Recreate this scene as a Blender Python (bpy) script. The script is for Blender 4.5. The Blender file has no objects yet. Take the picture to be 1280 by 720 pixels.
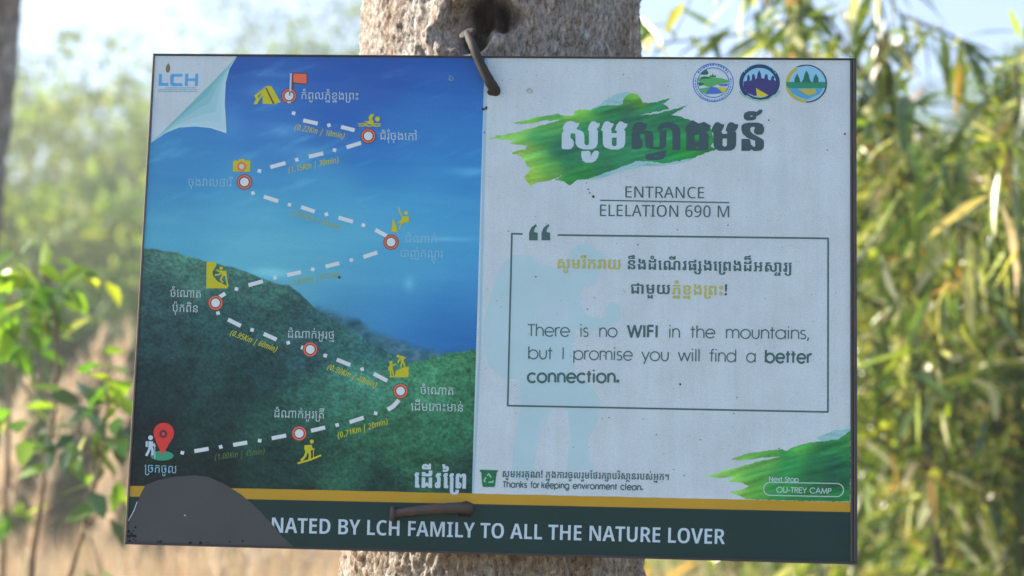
import bpy, bmesh, math, random
import numpy as np
from mathutils import Vector, Matrix, Euler, noise
from mathutils.geometry import delaunay_2d_cdt
R = math.radians
rng = np.random.default_rng(7)
random.seed(7)
scene = bpy.context.scene
COL = scene.collection

# ---------------------------------------------------------------- camera
FPX = 2133.0                      # focal length in pixels of a 1280 wide frame
PITCH = 8.149
cam_d = bpy.data.cameras.new('camera')
cam = bpy.data.objects.new('camera', cam_d); COL.objects.link(cam)
cam_d.sensor_width = 36; cam_d.lens = FPX * 36 / 1280
cam.location = (0, -2.14, 1.5)
cam.rotation_euler = (R(90 + PITCH), 0, 0)
cam_d.clip_start = 0.05; cam_d.clip_end = 2000
cam_d.dof.use_dof = True
cam_d.dof.focus_distance = 2.135
cam_d.dof.aperture_fstop = cam_d.lens / 1000 / 0.0185
scene.camera = cam

# ---------------------------------------------------------------- sky, sun, exposure
SUN_EL, SUN_AZ = 33.0, -78.0      # azimuth from +Y towards +X
world = bpy.data.worlds.new('World'); scene.world = world; world.use_nodes = True
wn = world.node_tree
sky = wn.nodes.new('ShaderNodeTexSky'); sky.sky_type = 'NISHITA'; sky.sun_disc = False
sky.sun_elevation = R(SUN_EL); sky.sun_rotation = R(SUN_AZ)
sky.dust_density = 4.0; sky.ozone_density = 4.0; sky.altitude = 600
wn.links.new(sky.outputs[0], wn.nodes['Background'].inputs[0])
wn.nodes['Background'].inputs[1].default_value = 0.12
sd = bpy.data.lights.new('sun', 'SUN'); sd.energy = 5.0; sd.angle = R(0.6); sd.color = (1, .89, .74)
sun = bpy.data.objects.new('sun', sd); COL.objects.link(sun)
sdir = Vector((math.sin(R(SUN_AZ)) * math.cos(R(SUN_EL)), math.cos(R(SUN_AZ)) * math.cos(R(SUN_EL)), math.sin(R(SUN_EL))))
sun.rotation_euler = sdir.to_track_quat('Z', 'Y').to_euler()
scene.view_settings.view_transform = 'Standard'
scene.view_settings.look = 'None'
scene.view_settings.exposure = 1.55
scene.view_settings.gamma = 1
scene.cycles.volume_bounces = 1
scene.cycles.max_bounces = 8
scene.cycles.sample_clamp_indirect = 4

# ---------------------------------------------------------------- helpers
def tag(o, label=None, cat=None, group=None, kind=None):
    if label: o['label'] = label
    if cat: o['category'] = cat
    if group: o['group'] = group
    if kind: o['kind'] = kind
    return o
def empty(name, loc=(0, 0, 0), label=None, cat=None, group=None):
    o = bpy.data.objects.new(name, None); COL.objects.link(o); o.location = loc
    o.empty_display_size = .05
    return tag(o, label, cat, group)
def link(name, me, mat=None, parent=None):
    o = bpy.data.objects.new(name, me); COL.objects.link(o)
    if mat and not me.materials: me.materials.append(mat)
    if parent: o.parent = parent
    return o
def mesh(name, vs, fs, smooth=False):
    me = bpy.data.meshes.new(name); me.from_pydata([tuple(v) for v in vs], [], fs); me.update()
    if smooth: me.polygons.foreach_set('use_smooth', [True] * len(me.polygons))
    return me
def quads_mesh(name, V, F, smooth=False):
    """V (n,3) float array, F (m,k) int array"""
    V = np.asarray(V, np.float32); F = np.asarray(F, np.int32); m, k = F.shape
    me = bpy.data.meshes.new(name)
    me.vertices.add(len(V)); me.vertices.foreach_set('co', V.ravel())
    me.loops.add(m * k); me.loops.foreach_set('vertex_index', F.ravel())
    me.polygons.add(m); me.polygons.foreach_set('loop_start', np.arange(0, m * k, k, dtype=np.int32))
    if smooth: me.polygons.foreach_set('use_smooth', np.ones(m, bool))
    me.update(calc_edges=True)
    return me

def new_mat(name):
    m = bpy.data.materials.new(name); m.use_nodes = True
    nt = m.node_tree; b = nt.nodes['Principled BSDF']
    return m, nt, b
def N(nt, typ, **kw):
    n = nt.nodes.new(typ)
    for k, v in kw.items():
        if k.startswith('i_'):
            key = k[2:]
            n.inputs[int(key) if key.isdigit() else key].default_value = v
        else: setattr(n, k, v)
    return n
def ramp(nt, fac, stops, interp='LINEAR'):
    r = nt.nodes.new('ShaderNodeValToRGB'); r.color_ramp.interpolation = interp
    el = r.color_ramp.elements
    while len(el) > 1: el.remove(el[-1])
    el[0].position = stops[0][0]; el[0].color = (*stops[0][1], 1)
    for p, c in stops[1:]:
        e = el.new(p); e.color = (*c, 1)
    if fac is not None: nt.links.new(fac, r.inputs[0])
    return r
def mix(nt, a, b, fac, mode='MIX'):
    m = nt.nodes.new('ShaderNodeMix'); m.data_type = 'RGBA'; m.blend_type = mode
    for sock, v in ((m.inputs[6], a), (m.inputs[7], b), (m.inputs[0], fac)):
        if isinstance(v, (tuple, list)): sock.default_value = (*v[:3], 1)
        elif isinstance(v, (int, float)): sock.default_value = v
        else: nt.links.new(v, sock)
    return m.outputs[2]

def tube(path, radii, n=10, caps=True, wob=0.0):
    """tapered tube along a path -> verts, faces"""
    vs, fs = [], []
    P = [Vector(p) for p in path]
    up = Vector((0.13, 0.21, 1)).normalized()
    for i, p in enumerate(P):
        t = (P[min(i + 1, len(P) - 1)] - P[max(i - 1, 0)]).normalized()
        a = t.cross(up)
        if a.length < .05: a = t.cross(Vector((1, 0, 0)))
        a.normalize(); b = t.cross(a)
        for k in range(n):
            an = 2 * math.pi * k / n
            r = radii[i] * (1 + wob * math.sin(an * 3 + i * 1.7))
            vs.append(p + a * math.cos(an) * r + b * math.sin(an) * r)
    for i in range(len(P) - 1):
        for k in range(n):
            fs.append((i * n + k, i * n + (k + 1) % n, (i + 1) * n + (k + 1) % n, (i + 1) * n + k))
    if caps:
        fs.append(tuple(range(n))[::-1]); fs.append(tuple((len(P) - 1) * n + k for k in range(n)))
    return vs, fs
def join(parts):
    V, F = [], []
    for vs, fs in parts:
        o = len(V); V += list(vs); F += [tuple(i + o for i in f) for f in fs]
    return V, F
def box(x0, x1, y0, y1, z0, z1):
    v = [(x, y, z) for x in (x0, x1) for y in (y0, y1) for z in (z0, z1)]
    return v, [(0, 1, 3, 2), (4, 6, 7, 5), (0, 4, 5, 1), (2, 3, 7, 6), (0, 2, 6, 4), (1, 5, 7, 3)]

# ---- letter outlines (quadratic contours) and set lines of text
GLYPHS = {
'a131': '347 378 347 95 346 75 372 59 409 59 509 59 509 0 339 0 266 0 196 26 197 53 197 378|197 362 197 394 136 434 80 474 62 492 63 499 62 505 80 523 126 556 171 586 389 586 389 527 169 527 167 522 347 408 347 362',
'a137': '-591 684 -652 684 -752 714 -812 764 -811 793 -812 824 -752 873 -652 903 -591 903 -532 903 -434 873 -374 824 -373 793 -374 764 -434 714 -532 684|-593 737 -546 737 -480 770 -479 793 -480 817 -546 852 -593 852 -642 852 -708 818 -707 793 -708 770 -640 737',
'a138': '-329 684 -390 684 -490 714 -550 764 -549 793 -550 824 -490 873 -390 903 -329 903 -270 903 -172 873 -112 824 -111 793 -112 764 -172 714 -270 684|-331 737 -284 737 -218 770 -217 793 -218 817 -284 852 -331 852 -380 852 -446 818 -445 793 -446 770 -378 737',
'a139': '379 366 318 366 218 396 160 446 161 476 160 506 218 555 318 585 379 585 438 585 536 556 596 506 597 476 596 446 536 396 438 366|377 419 424 419 492 452 493 476 492 500 426 534 377 534 330 534 264 501 265 476 264 452 330 419|379 1 318 1 218 30 160 80 161 110 160 140 218 190 318 219 379 219 438 219 536 190 596 140 597 110 596 80 536 30 438 1|377 53 424 53 492 86 493 110 492 134 426 168 377 168 330 168 264 135 265 110 264 87 330 53',
'a266': '191 226 191 428 190 507 378 586 567 586 752 586 942 507 943 428 943 71 1171 181 1397 72 1397 428 1396 507 1586 586 1773 586 1960 586 2150 507 2151 428 2151 0 2001 0 2001 428 2000 476 1886 527 1773 527 1662 527 1546 476 1547 428 1547 0 1373 0 1171 98 967 0 793 0 793 428 792 476 678 527 567 527 454 527 340 476 341 428 341 226|191 242 341 242 341 209 394 209 484 188 540 144 541 109 540 58 426 0 347 0 307 0 258 0 190 26 191 53|341 59 372 59 410 72 430 94 431 107 430 127 386 148 341 149|2515 0 2515 463 2514 499 2454 527 2365 527 2115 527 2115 586 2421 586 2518 586 2624 560 2666 507 2667 465 2667 0',
'a141': '-797 684 -797 879 -673 879 -673 684|-513 684 -513 879 -389 879 -389 684',
'a270': '1003 225 1003 158 1002 78 796 0 595 0 192 0 193 158 193 384 142 418 98 454 99 467 98 476 108 492 138 515 194 553 243 586 785 586 822 586 852 599 853 613 853 674 1003 674 1003 613 1002 570 916 527 827 527 249 527 238 521 220 509 210 500 211 495 210 487 238 464 296 427 343 399 343 157 342 109 468 59 597 59 726 59 850 109 851 157 851 225|1003 204 851 204 851 250 792 250 700 270 646 311 647 340 646 387 772 439 863 439 930 439 1002 412 1003 386|853 309 853 380 818 380 776 371 758 355 759 344 758 329 806 309|773 586 1029 586 1029 527 773 527|1367 0 1367 463 1366 499 1304 527 1217 527 965 527 965 586 1273 586 1370 586 1476 560 1516 507 1517 465 1517 0',
'a146': '-655 684 -655 879 -533 879 -533 684',
'a278': '1365 0 1365 463 1364 499 1302 527 1215 527 963 527 963 586 1271 586 1368 586 1474 560 1514 507 1515 465 1515 0|999 25 999 -40 849 -40 849 25|189 384 138 418 94 454 95 467 94 476 104 492 134 515 192 553 239 586 1047 586 1047 527 245 527 234 522 218 510 206 500 207 495 206 487 234 464 292 427 339 399 339 159 338 108 428 49 513 49 562 49 678 73 782 111 848 151 849 166 849 439 999 439 999 -10 849 -10 849 65 847 65 796 44 690 10 572 -10 501 -10 402 -10 262 35 188 110 189 157',
'a288': '291 262 291 321 903 321 903 262|353 374 353 158 352 110 478 59 607 59 736 59 862 110 863 158 863 374 1013 374 1013 158 1012 0 607 0 202 0 203 158 203 374|863 362 863 394 804 434 746 474 730 492 731 499 730 505 748 523 794 556 837 586 1057 586 1057 527 837 527 835 522 1013 408 1013 362|203 362 203 394 144 434 86 474 70 492 71 499 70 505 88 523 134 556 177 586 397 586 397 527 177 527 173 522 353 408 353 362|1383 0 1383 463 1382 499 1322 527 1233 527 983 527 983 586 1289 586 1386 586 1492 560 1532 507 1533 465 1533 0',
'a296': '293 586 433 586 433 527 293 527|275 358 275 393 200 431 126 471 100 491 101 498 100 505 118 522 164 555 207 586 305 586 338 586 368 598 369 610 369 674 519 674 519 610 518 583 472 545 376 527 301 527 209 527 203 518 425 408 425 358|425 377 425 60 424 29 362 0 309 0 279 0 226 0 128 19 66 65 67 103 66 140 132 187 226 210 275 211 275 377|275 59 275 151 244 151 178 130 179 104 178 80 238 59|789 0 789 463 788 499 726 527 639 527 389 527 389 586 695 586 792 586 898 560 938 507 939 465 939 0',
'a49': '191 527 191 586 1001 586 1001 527|191 0 191 297 190 375 392 453 595 453 796 453 1000 375 1001 297 1001 0 851 0 851 297 850 345 726 394 595 394 464 394 340 344 341 297 341 0',
'a50': '595 0 448 0 270 40 190 111 191 158 191 286 509 309 678 321 848 382 849 435 848 480 736 527 595 527 456 527 338 484 339 454 338 432 388 412 431 412 431 351 369 351 296 351 190 398 191 443 190 480 270 546 448 586 595 586 742 586 920 547 1000 480 1001 437 1000 384 890 310 676 262 519 250 341 237 341 158 340 108 454 59 595 59 736 59 848 109 849 158 849 234 1001 234 1001 158 1000 112 920 41 742 0',
'a53': '187 0 187 267 186 282 144 292 95 292 95 351 217 351 278 351 336 320 337 288 337 71 593 192 847 72 847 338 846 372 786 409 747 421 682 407 548 387 483 387 402 387 266 414 186 468 187 509 187 674 335 674 335 510 334 483 414 446 483 446 520 446 594 452 639 461 612 471 586 498 587 516 586 533 620 563 688 583 741 583 790 583 856 564 892 533 893 514 892 498 872 474 849 462 902 449 966 416 996 372 997 341 997 0 823 0 593 109 363 0',
'a54': '975 218 975 158 974 80 770 0 569 0 366 0 164 80 165 158 165 384 114 418 70 454 71 466 70 476 80 492 110 515 168 553 215 586 977 586 977 527 221 527 210 522 194 510 182 500 183 495 182 483 244 442 315 400 315 158 314 110 442 59 569 59 696 59 824 109 825 158 825 218|975 204 825 204 825 250 766 250 672 270 618 311 619 340 618 387 746 439 837 439 904 439 974 412 975 386|825 309 825 380 792 380 750 371 730 355 731 344 730 329 778 309',
'a56': '199 0 199 384 148 418 104 454 105 466 104 476 114 492 144 515 202 553 249 586 785 586 818 586 858 598 859 610 859 674 1011 674 1011 610 1010 583 966 545 872 527 797 527 255 527 244 522 228 510 216 500 217 495 216 487 244 464 302 428 349 400 349 71 605 192 859 71 859 455 1011 455 1011 0 835 0 605 109 373 0',
'a58': '1279 -244 1210 -244 1096 -227 994 -199 943 -183 890 -167 762 -151 620 -146 547 -146 193 -146 193 -94 553 -94 650 -94 814 -105 950 -126 1005 -143 1056 -157 1146 -180 1234 -192 1279 -192 1372 -192 1460 -144 1463 -101 1315 -101 1315 -49 1607 -49 1607 -70 1606 -124 1524 -202 1378 -244|943 530 990 554 1136 591 1243 591 1382 591 1538 549 1604 477 1605 432 1605 0 1455 0 1455 432 1454 480 1340 532 1225 532 1136 532 1032 502 983 478|191 226 191 453 190 491 230 551 322 586 399 586 450 586 544 556 595 525 599 525 650 555 746 586 815 586 882 586 964 550 1000 490 1001 452 1001 0 851 0 851 452 850 487 814 522 777 522 744 522 696 504 656 479 616 461 595 461 572 461 532 479 490 504 446 522 419 522 378 522 340 488 341 453 341 226|191 242 341 242 341 209 394 209 484 188 540 144 541 109 540 58 426 0 347 0 307 0 258 0 190 26 191 53|341 59 372 59 410 72 430 94 431 107 430 127 386 148 341 149',
'a60': '191 474 191 610 339 610 339 532 741 532 800 532 850 548 851 563 851 674 1001 674 1001 563 1000 531 956 492 856 474 773 474|191 0 191 402 341 402 341 71 597 192 851 72 851 402 1001 402 1001 0 827 0 597 109 365 0',
'a64': '191 226 191 428 190 507 378 586 567 586 752 586 942 507 943 428 943 71 1171 181 1397 72 1397 428 1396 507 1586 586 1773 586 1960 586 2150 507 2151 428 2151 0 2001 0 2001 428 2000 476 1886 527 1773 527 1662 527 1546 476 1547 428 1547 0 1373 0 1171 98 967 0 793 0 793 428 792 476 678 527 567 527 454 527 340 476 341 428 341 226|191 242 341 242 341 209 394 209 484 188 540 144 541 109 540 58 426 0 347 0 307 0 258 0 190 26 191 53|341 59 372 59 410 72 430 94 431 107 430 127 386 148 341 149',
'a65': '191 527 191 586 1001 586 1001 527|191 242 341 242 341 209 394 209 484 188 540 144 541 109 540 58 426 0 347 0 307 0 258 0 190 26 191 53|341 59 372 59 410 72 430 94 431 107 430 127 386 148 341 149|191 223 191 297 190 455 595 455 1000 455 1001 297 1001 0 851 0 851 297 850 345 722 395 595 395 466 395 340 345 341 297 341 223|191 242 341 242 341 209 394 209 484 188 540 144 541 109 540 58 426 0 347 0 307 0 258 0 190 26 191 53|341 59 372 59 410 72 430 94 431 107 430 127 386 148 341 149',
'a66': '1003 225 1003 158 1002 78 796 0 595 0 192 0 193 158 193 384 142 418 98 454 99 467 98 476 108 492 138 515 194 553 243 586 785 586 822 586 852 599 853 613 853 674 1003 674 1003 613 1002 570 916 527 827 527 249 527 238 521 220 509 210 500 211 495 210 487 238 464 296 427 343 399 343 157 342 109 468 59 597 59 726 59 850 109 851 157 851 225|1003 204 851 204 851 250 792 250 700 270 646 311 647 340 646 387 772 439 863 439 930 439 1002 412 1003 386|853 309 853 380 818 380 776 371 758 355 759 344 758 329 806 309',
'a196': '-887 -244 -1014 -244 -1013 -186 -1013 -138 -1014 -104 -942 -52 -782 -24 -651 -24 -524 -24 -364 -51 -292 -102 -291 -138 -291 -244 -427 -244 -427 -138 -428 -113 -470 -83 -568 -68 -651 -68 -778 -68 -880 -106 -879 -149 -880 -169 -868 -190 -840 -200 -811 -200 -695 -200 -695 -244',
'a69': '187 0 187 246 337 246 337 170 416 170 518 150 584 121 611 107 640 91 710 59 753 59 782 59 834 78 868 117 869 144 868 175 820 216 726 241 657 247 546 257 372 288 250 331 188 390 189 428 188 473 266 545 444 586 593 586 736 586 914 551 998 492 999 454 998 426 948 378 844 348 761 348 749 348 749 401 780 401 822 415 846 441 847 457 846 477 792 509 684 527 601 527 454 527 336 476 337 428 336 394 414 347 560 316 663 307 784 296 942 255 1018 191 1019 144 1018 100 946 35 824 0 753 0 684 0 590 32 545 54 508 73 450 99 386 112 337 112 337 0',
'a70': '353 374 353 158 352 110 478 59 607 59 736 59 862 110 863 158 863 374 1013 374 1013 158 1012 0 607 0 202 0 203 158 203 374|863 362 863 394 804 434 746 474 730 492 731 499 730 505 748 523 794 556 837 586 1057 586 1057 527 837 527 835 522 1013 408 1013 362|203 362 203 394 144 434 86 474 70 492 71 499 70 505 88 523 134 556 177 586 397 586 397 527 177 527 173 522 353 408 353 362',
'a74': '191 226 191 453 190 491 230 551 322 586 399 586 450 586 544 556 595 525 599 525 650 555 746 586 815 586 882 586 964 550 1000 490 1001 452 1001 0 851 0 851 452 850 487 814 522 777 522 744 522 696 504 656 479 616 461 595 461 572 461 532 479 490 504 446 522 419 522 378 522 340 488 341 453 341 226|191 242 341 242 341 209 394 209 484 188 540 144 541 109 540 58 426 0 347 0 307 0 258 0 190 26 191 53|341 59 372 59 410 72 430 94 431 107 430 127 386 148 341 149',
'a75': '195 527 195 586 1007 586 1007 527|231 -4 154 -4 58 51 39 105 127 122 138 107 162 83 194 70 215 70 234 70 254 86 255 100 254 124 226 185 196 250 197 283 196 336 286 411 466 452 601 452 804 452 1006 375 1007 297 1007 0 855 0 855 297 854 346 726 393 601 393 472 393 344 333 345 283 344 252 376 199 406 140 407 99 406 67 362 21 284 -3',
'a76': '291 262 291 321 903 321 903 262|353 374 353 158 352 110 478 59 607 59 736 59 862 110 863 158 863 374 1013 374 1013 158 1012 0 607 0 202 0 203 158 203 374|863 362 863 394 804 434 746 474 730 492 731 499 730 505 748 523 794 556 837 586 1057 586 1057 527 837 527 835 522 1013 408 1013 362|203 362 203 394 144 434 86 474 70 492 71 499 70 505 88 523 134 556 177 586 397 586 397 527 177 527 173 522 353 408 353 362',
'a78': '275 362 275 394 216 434 158 474 142 492 143 499 142 505 158 523 204 556 249 586 467 586 467 527 249 527 245 522 425 408 425 362|425 377 425 60 424 29 362 0 309 0 279 0 226 0 128 19 66 65 67 103 66 140 132 187 226 210 275 211 275 377|275 59 275 151 244 151 178 130 179 104 178 80 238 59',
'a79': '1559 377 1559 158 1558 79 1370 0 1181 0 806 0 807 158 807 428 806 476 688 527 573 527 456 527 340 476 341 428 341 228 191 228 191 428 190 586 573 586 956 586 957 428 957 158 956 110 1068 59 1181 59 1296 59 1408 110 1409 158 1409 377|191 242 341 242 341 209 396 209 486 188 540 144 541 109 540 58 426 0 349 0 309 0 258 0 190 26 191 53|341 59 372 59 412 72 430 94 431 107 430 127 388 148 341 149|1409 362 1409 394 1350 434 1294 474 1276 492 1277 499 1276 505 1294 523 1340 556 1383 586 1603 586 1603 527 1383 527 1381 522 1559 408 1559 362',
'a209': '-405 -238 -456 -238 -506 -209 -509 -197 -785 -207 -938 -213 -1062 -176 -1061 -141 -1062 -112 -1002 -80 -878 -65 -781 -65 -509 -65 -509 -24 -375 -24 -375 -65 -261 -65 -261 -110 -375 -110 -375 -150 -340 -154 -306 -175 -305 -192 -306 -210 -356 -238|-509 -152 -509 -110 -781 -110 -858 -110 -928 -119 -927 -138 -928 -149 -894 -161 -802 -162 -638 -157',
'a86': '1049 376 1049 54 1048 27 976 0 901 0 759 0 759 59 830 59 896 72 897 89 897 263 389 263 389 54 388 27 316 0 239 0 99 0 99 59 170 59 236 72 237 89 237 376 389 376 389 323 897 323 897 376|897 362 897 394 840 434 782 474 766 492 767 499 766 505 782 523 828 556 873 586 1091 586 1091 527 873 527 869 522 1049 408 1049 362|237 362 237 394 178 434 122 474 104 492 105 499 104 505 122 523 168 556 213 586 431 586 431 527 211 527 209 522 389 408 389 362',
'a216': '-355 -235 -390 -235 -440 -219 -470 -195 -475 -180 -1045 -180 -1045 -127 -473 -127 -473 -24 -339 -24 -339 -127 -294 -131 -248 -161 -247 -180 -248 -195 -274 -220 -322 -235',
'a220': '355 376 355 -100 354 -126 404 -164 492 -185 551 -185 636 -185 748 -140 749 -100 749 -49 901 -49 901 -103 900 -153 800 -216 640 -244 551 -244 458 -244 300 -215 202 -153 203 -104 203 376|203 362 203 394 144 434 88 474 70 492 71 499 70 505 88 523 134 556 179 586 397 586 397 527 177 527 175 522 355 408 355 362',
'a105': '-877 684 -928 684 -972 716 -971 749 -972 782 -908 839 -780 875 -685 875 -618 875 -482 854 -356 819 -242 773 -195 749 -195 684|-847 740 -347 740 -394 759 -484 789 -570 809 -650 820 -685 820 -762 820 -848 782',
'a236': '191 527 191 586 1001 586 1001 527|191 0 191 297 190 375 392 453 595 453 796 453 1000 375 1001 297 1001 0 851 0 851 297 850 345 726 394 595 394 464 394 340 344 341 297 341 0|1365 0 1365 463 1364 499 1304 527 1215 527 965 527 965 586 1271 586 1368 586 1474 560 1514 507 1515 465 1515 0',
'a237': '191 527 191 586 1001 586 1001 527|191 0 191 297 190 375 392 453 595 453 796 453 1000 375 1001 297 1001 0 851 0 851 297 850 345 726 394 595 394 464 394 340 344 341 297 341 0|1499 605 1347 605 1347 755 1346 777 1320 795 1279 795 1159 795 1159 854 1349 854 1410 854 1474 834 1498 792 1499 760|1365 0 1365 463 1364 499 1304 527 1215 527 965 527 965 586 1271 586 1368 586 1474 560 1514 507 1515 465 1515 0',
'a110': '-107 684 -221 684 -221 901 -107 901|-693 684 -736 684 -780 713 -779 746 -780 779 -722 838 -608 875 -525 875 -470 875 -360 855 -252 819 -154 774 -107 750 -107 684|-669 740 -245 740 -300 765 -398 801 -486 819 -525 819 -590 819 -668 782',
'a109': '-195 684 -309 684 -309 902 -195 902|-877 684 -928 684 -972 716 -971 749 -972 782 -908 839 -780 875 -685 875 -618 875 -482 854 -356 819 -242 773 -195 749 -195 684|-847 740 -347 740 -394 759 -484 789 -570 809 -650 820 -685 820 -762 820 -848 782',
'a115': '-623 -244 -623 -86 -729 -86 -729 -34 -471 -34 -471 -244',
'a117': '-593 -241 -730 -241 -858 -187 -857 -136 -857 -34 -723 -34 -723 -135 -724 -153 -694 -178 -636 -190 -593 -190 -530 -190 -464 -162 -463 -135 -463 -34 -329 -34 -329 -136 -330 -187 -456 -241',
'c131': '513 374 513 136 512 122 526 112 553 112 599 112 599 0 301 0 232 0 158 25 159 50 159 374|159 354 159 426 120 453 84 477 76 487 77 491 76 498 106 521 160 559 201 586 527 586 527 474 391 474 391 473 513 410 513 354',
'c133': '51 635 51 725 347 725 380 725 410 738 411 748 410 757 386 769 363 769 340 769 310 758 307 750 51 750 51 814 50 826 26 838 1 838 1 928 197 928 268 928 306 890 307 869 307 833 336 844 406 856 449 856 550 856 650 794 651 753 650 715 576 662 448 635 371 635|545 374 545 136 544 122 558 112 587 112 631 112 631 0 333 0 264 0 190 25 191 50 191 374|191 354 191 426 152 453 116 477 108 487 109 491 108 498 136 521 192 559 235 586 561 586 561 474 423 474 423 473 545 410 545 354',
'c74': '161 251 161 451 160 486 214 548 332 586 433 586 500 586 624 556 677 525 683 525 736 555 856 586 927 586 1026 586 1144 547 1196 486 1197 451 1197 0 843 0 843 451 842 459 824 468 815 468 800 468 770 450 736 425 700 407 677 407 654 407 618 425 582 450 554 468 541 468 530 468 514 459 515 451 515 251|161 262 515 262 515 241 592 241 700 217 756 165 757 122 756 67 604 0 467 0 349 0 240 0 160 32 161 70|515 80 528 80 552 91 568 111 569 124 568 143 536 164 515 164',
'c109': '-141 684 -365 684 -365 910 -141 910|-859 684 -948 684 -1034 720 -1033 757 -1034 803 -942 865 -786 897 -691 897 -616 897 -472 876 -338 839 -206 787 -141 757 -141 684|-795 763 -483 763 -496 769 -540 780 -594 790 -654 795 -683 795 -744 795 -796 777',
'c78': '311 354 311 373 256 400 182 437 144 460 145 467 144 475 178 502 250 549 309 586 683 586 683 474 533 474 533 473 665 402 665 354|665 375 665 109 664 59 586 0 469 0 323 0 260 0 156 22 94 71 95 114 94 151 160 202 260 229 311 229 311 375|311 77 311 151 298 150 254 135 255 115 254 92 296 77',
'c220': '473 375 473 -96 472 -109 490 -133 536 -148 575 -148 632 -148 678 -116 679 -96 679 -49 1031 -49 1031 -88 1030 -133 940 -204 742 -244 575 -244 408 -244 208 -204 118 -133 119 -88 119 375|119 354 119 426 80 453 44 477 36 487 37 491 36 498 66 521 120 559 161 586 487 586 487 474 351 474 351 473 473 410 473 354',
'c60': '173 443 173 610 525 610 525 555 743 555 798 555 850 567 851 578 851 674 1205 674 1205 578 1204 534 1160 473 1060 443 975 443|173 0 173 402 525 402 525 164 689 223 851 165 851 402 1205 402 1205 0 909 0 689 76 469 0',
'b131': '451 375 451 123 450 107 470 94 501 94 561 94 561 0 311 0 240 0 168 25 169 50 169 375|169 356 169 414 122 445 78 474 66 486 67 491 66 498 92 518 144 556 191 586 477 586 477 492 305 492 305 491 451 410 451 356',
'b4': '415 241 165 241 115 714 465 714|113 72 112 117 210 156 289 156 364 156 462 117 463 72 462 28 364 -13 289 -13 210 -13 112 28',
'b132': '247 635 180 635 66 655 0 696 1 727 0 771 140 821 283 821 283 752 252 752 220 742 221 732 220 725 242 714 267 714 308 714 358 752 382 815 383 854 577 854 576 779 498 682 350 635|451 375 451 123 450 107 470 94 501 94 561 94 561 0 311 0 240 0 168 25 169 50 169 375|169 356 169 414 122 445 78 474 66 486 67 491 66 498 92 518 144 556 191 586 477 586 477 492 305 492 305 491 451 410 451 356',
'b137': '-593 684 -658 684 -766 716 -832 770 -831 803 -832 836 -766 890 -658 922 -593 922 -528 922 -420 890 -356 836 -355 803 -356 770 -420 716 -528 684|-593 763 -560 763 -512 786 -511 803 -512 820 -560 844 -593 844 -628 844 -674 820 -673 803 -674 786 -626 763',
'b139': '393 357 326 357 218 389 154 443 155 476 154 509 218 563 326 595 393 595 458 595 566 563 630 509 631 476 630 443 566 389 458 357|391 436 424 436 472 459 473 476 472 493 426 517 391 517 358 517 310 493 311 476 310 459 358 436|393 -9 326 -9 218 23 154 77 155 110 154 143 218 197 326 229 393 229 458 229 566 197 630 143 631 110 630 77 566 23 458 -9|391 70 424 70 472 93 473 110 472 127 426 151 391 151 358 151 310 127 311 110 310 93 358 70',
'b146': '-701 684 -701 879 -487 879 -487 684',
'b154': '-1019 684 -1019 793 -1020 855 -880 914 -735 914 -605 914 -508 914 -400 942 -399 965 -157 965 -157 952 -158 919 -226 863 -346 829 -425 829 -713 829 -740 829 -776 816 -775 796 -775 773 -591 805 -411 772 -411 802 -167 802 -167 684 -413 684 -593 726 -769 684',
'b162': '709 0 709 397 676 379 600 350 494 334 423 334 348 334 214 366 132 426 133 465 132 502 194 556 316 586 405 586 469 586 469 481 453 481 430 481 402 468 403 458 402 451 416 441 442 435 463 435 506 435 580 456 640 496 688 551 709 586 991 586 991 0',
'b292': '293 356 293 381 236 413 168 449 140 470 141 476 140 484 168 507 232 550 287 586 603 586 603 492 423 492 423 491 575 405 575 356|575 375 575 93 574 49 500 0 405 0 303 0 246 0 142 20 76 69 77 112 76 149 142 199 242 224 293 225 293 375|293 73 293 151 274 151 224 134 225 113 224 90 272 73|859 0 859 431 858 466 804 492 727 492 505 492 505 586 861 586 964 586 1086 556 1138 500 1139 458 1139 0',
'b302': '325 411 278 442 234 473 220 487 221 493 220 501 244 521 298 556 345 586 879 586 879 492 477 492 477 491 565 438|1685 374 1685 158 1684 79 1462 0 1241 0 794 0 795 158 795 286 794 318 710 350 625 350 540 350 456 318 457 286 457 247 175 247 175 286 174 348 290 417 492 443 625 443 786 443 984 409 1074 339 1075 286 1075 158 1074 126 1158 94 1241 94 1324 94 1404 126 1405 158 1405 374|175 257 457 257 457 232 526 232 626 209 682 160 683 119 682 65 544 0 429 0 339 0 252 0 174 31 175 66|457 75 474 75 504 86 522 106 523 119 522 138 486 159 457 159|1405 356 1405 409 1358 439 1310 469 1294 484 1295 488 1294 495 1320 516 1376 554 1423 586 1713 586 1713 492 1539 492 1539 491 1685 410 1685 356|1965 0 1965 431 1964 466 1910 492 1833 492 1609 492 1609 586 1965 586 2070 586 2192 556 2244 500 2245 458 2245 0',
'b49': '175 492 175 586 1125 586 1125 492|175 0 175 277 174 357 416 444 649 444 882 444 1124 357 1125 277 1125 0 843 0 843 277 842 309 742 350 649 350 556 350 456 309 457 277 457 0',
'b50': '649 0 488 0 278 36 174 106 175 158 175 286 561 323 702 336 842 390 843 430 842 460 746 492 649 492 552 492 460 467 461 450 460 436 494 423 533 423 533 351 393 351 300 351 174 398 175 451 174 494 274 554 486 586 649 586 810 586 1020 550 1124 484 1125 436 1124 383 1010 312 766 259 571 233 457 220 457 158 456 127 552 94 649 94 746 94 842 127 843 158 843 234 1125 234 1125 158 1124 106 1020 36 810 0',
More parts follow.
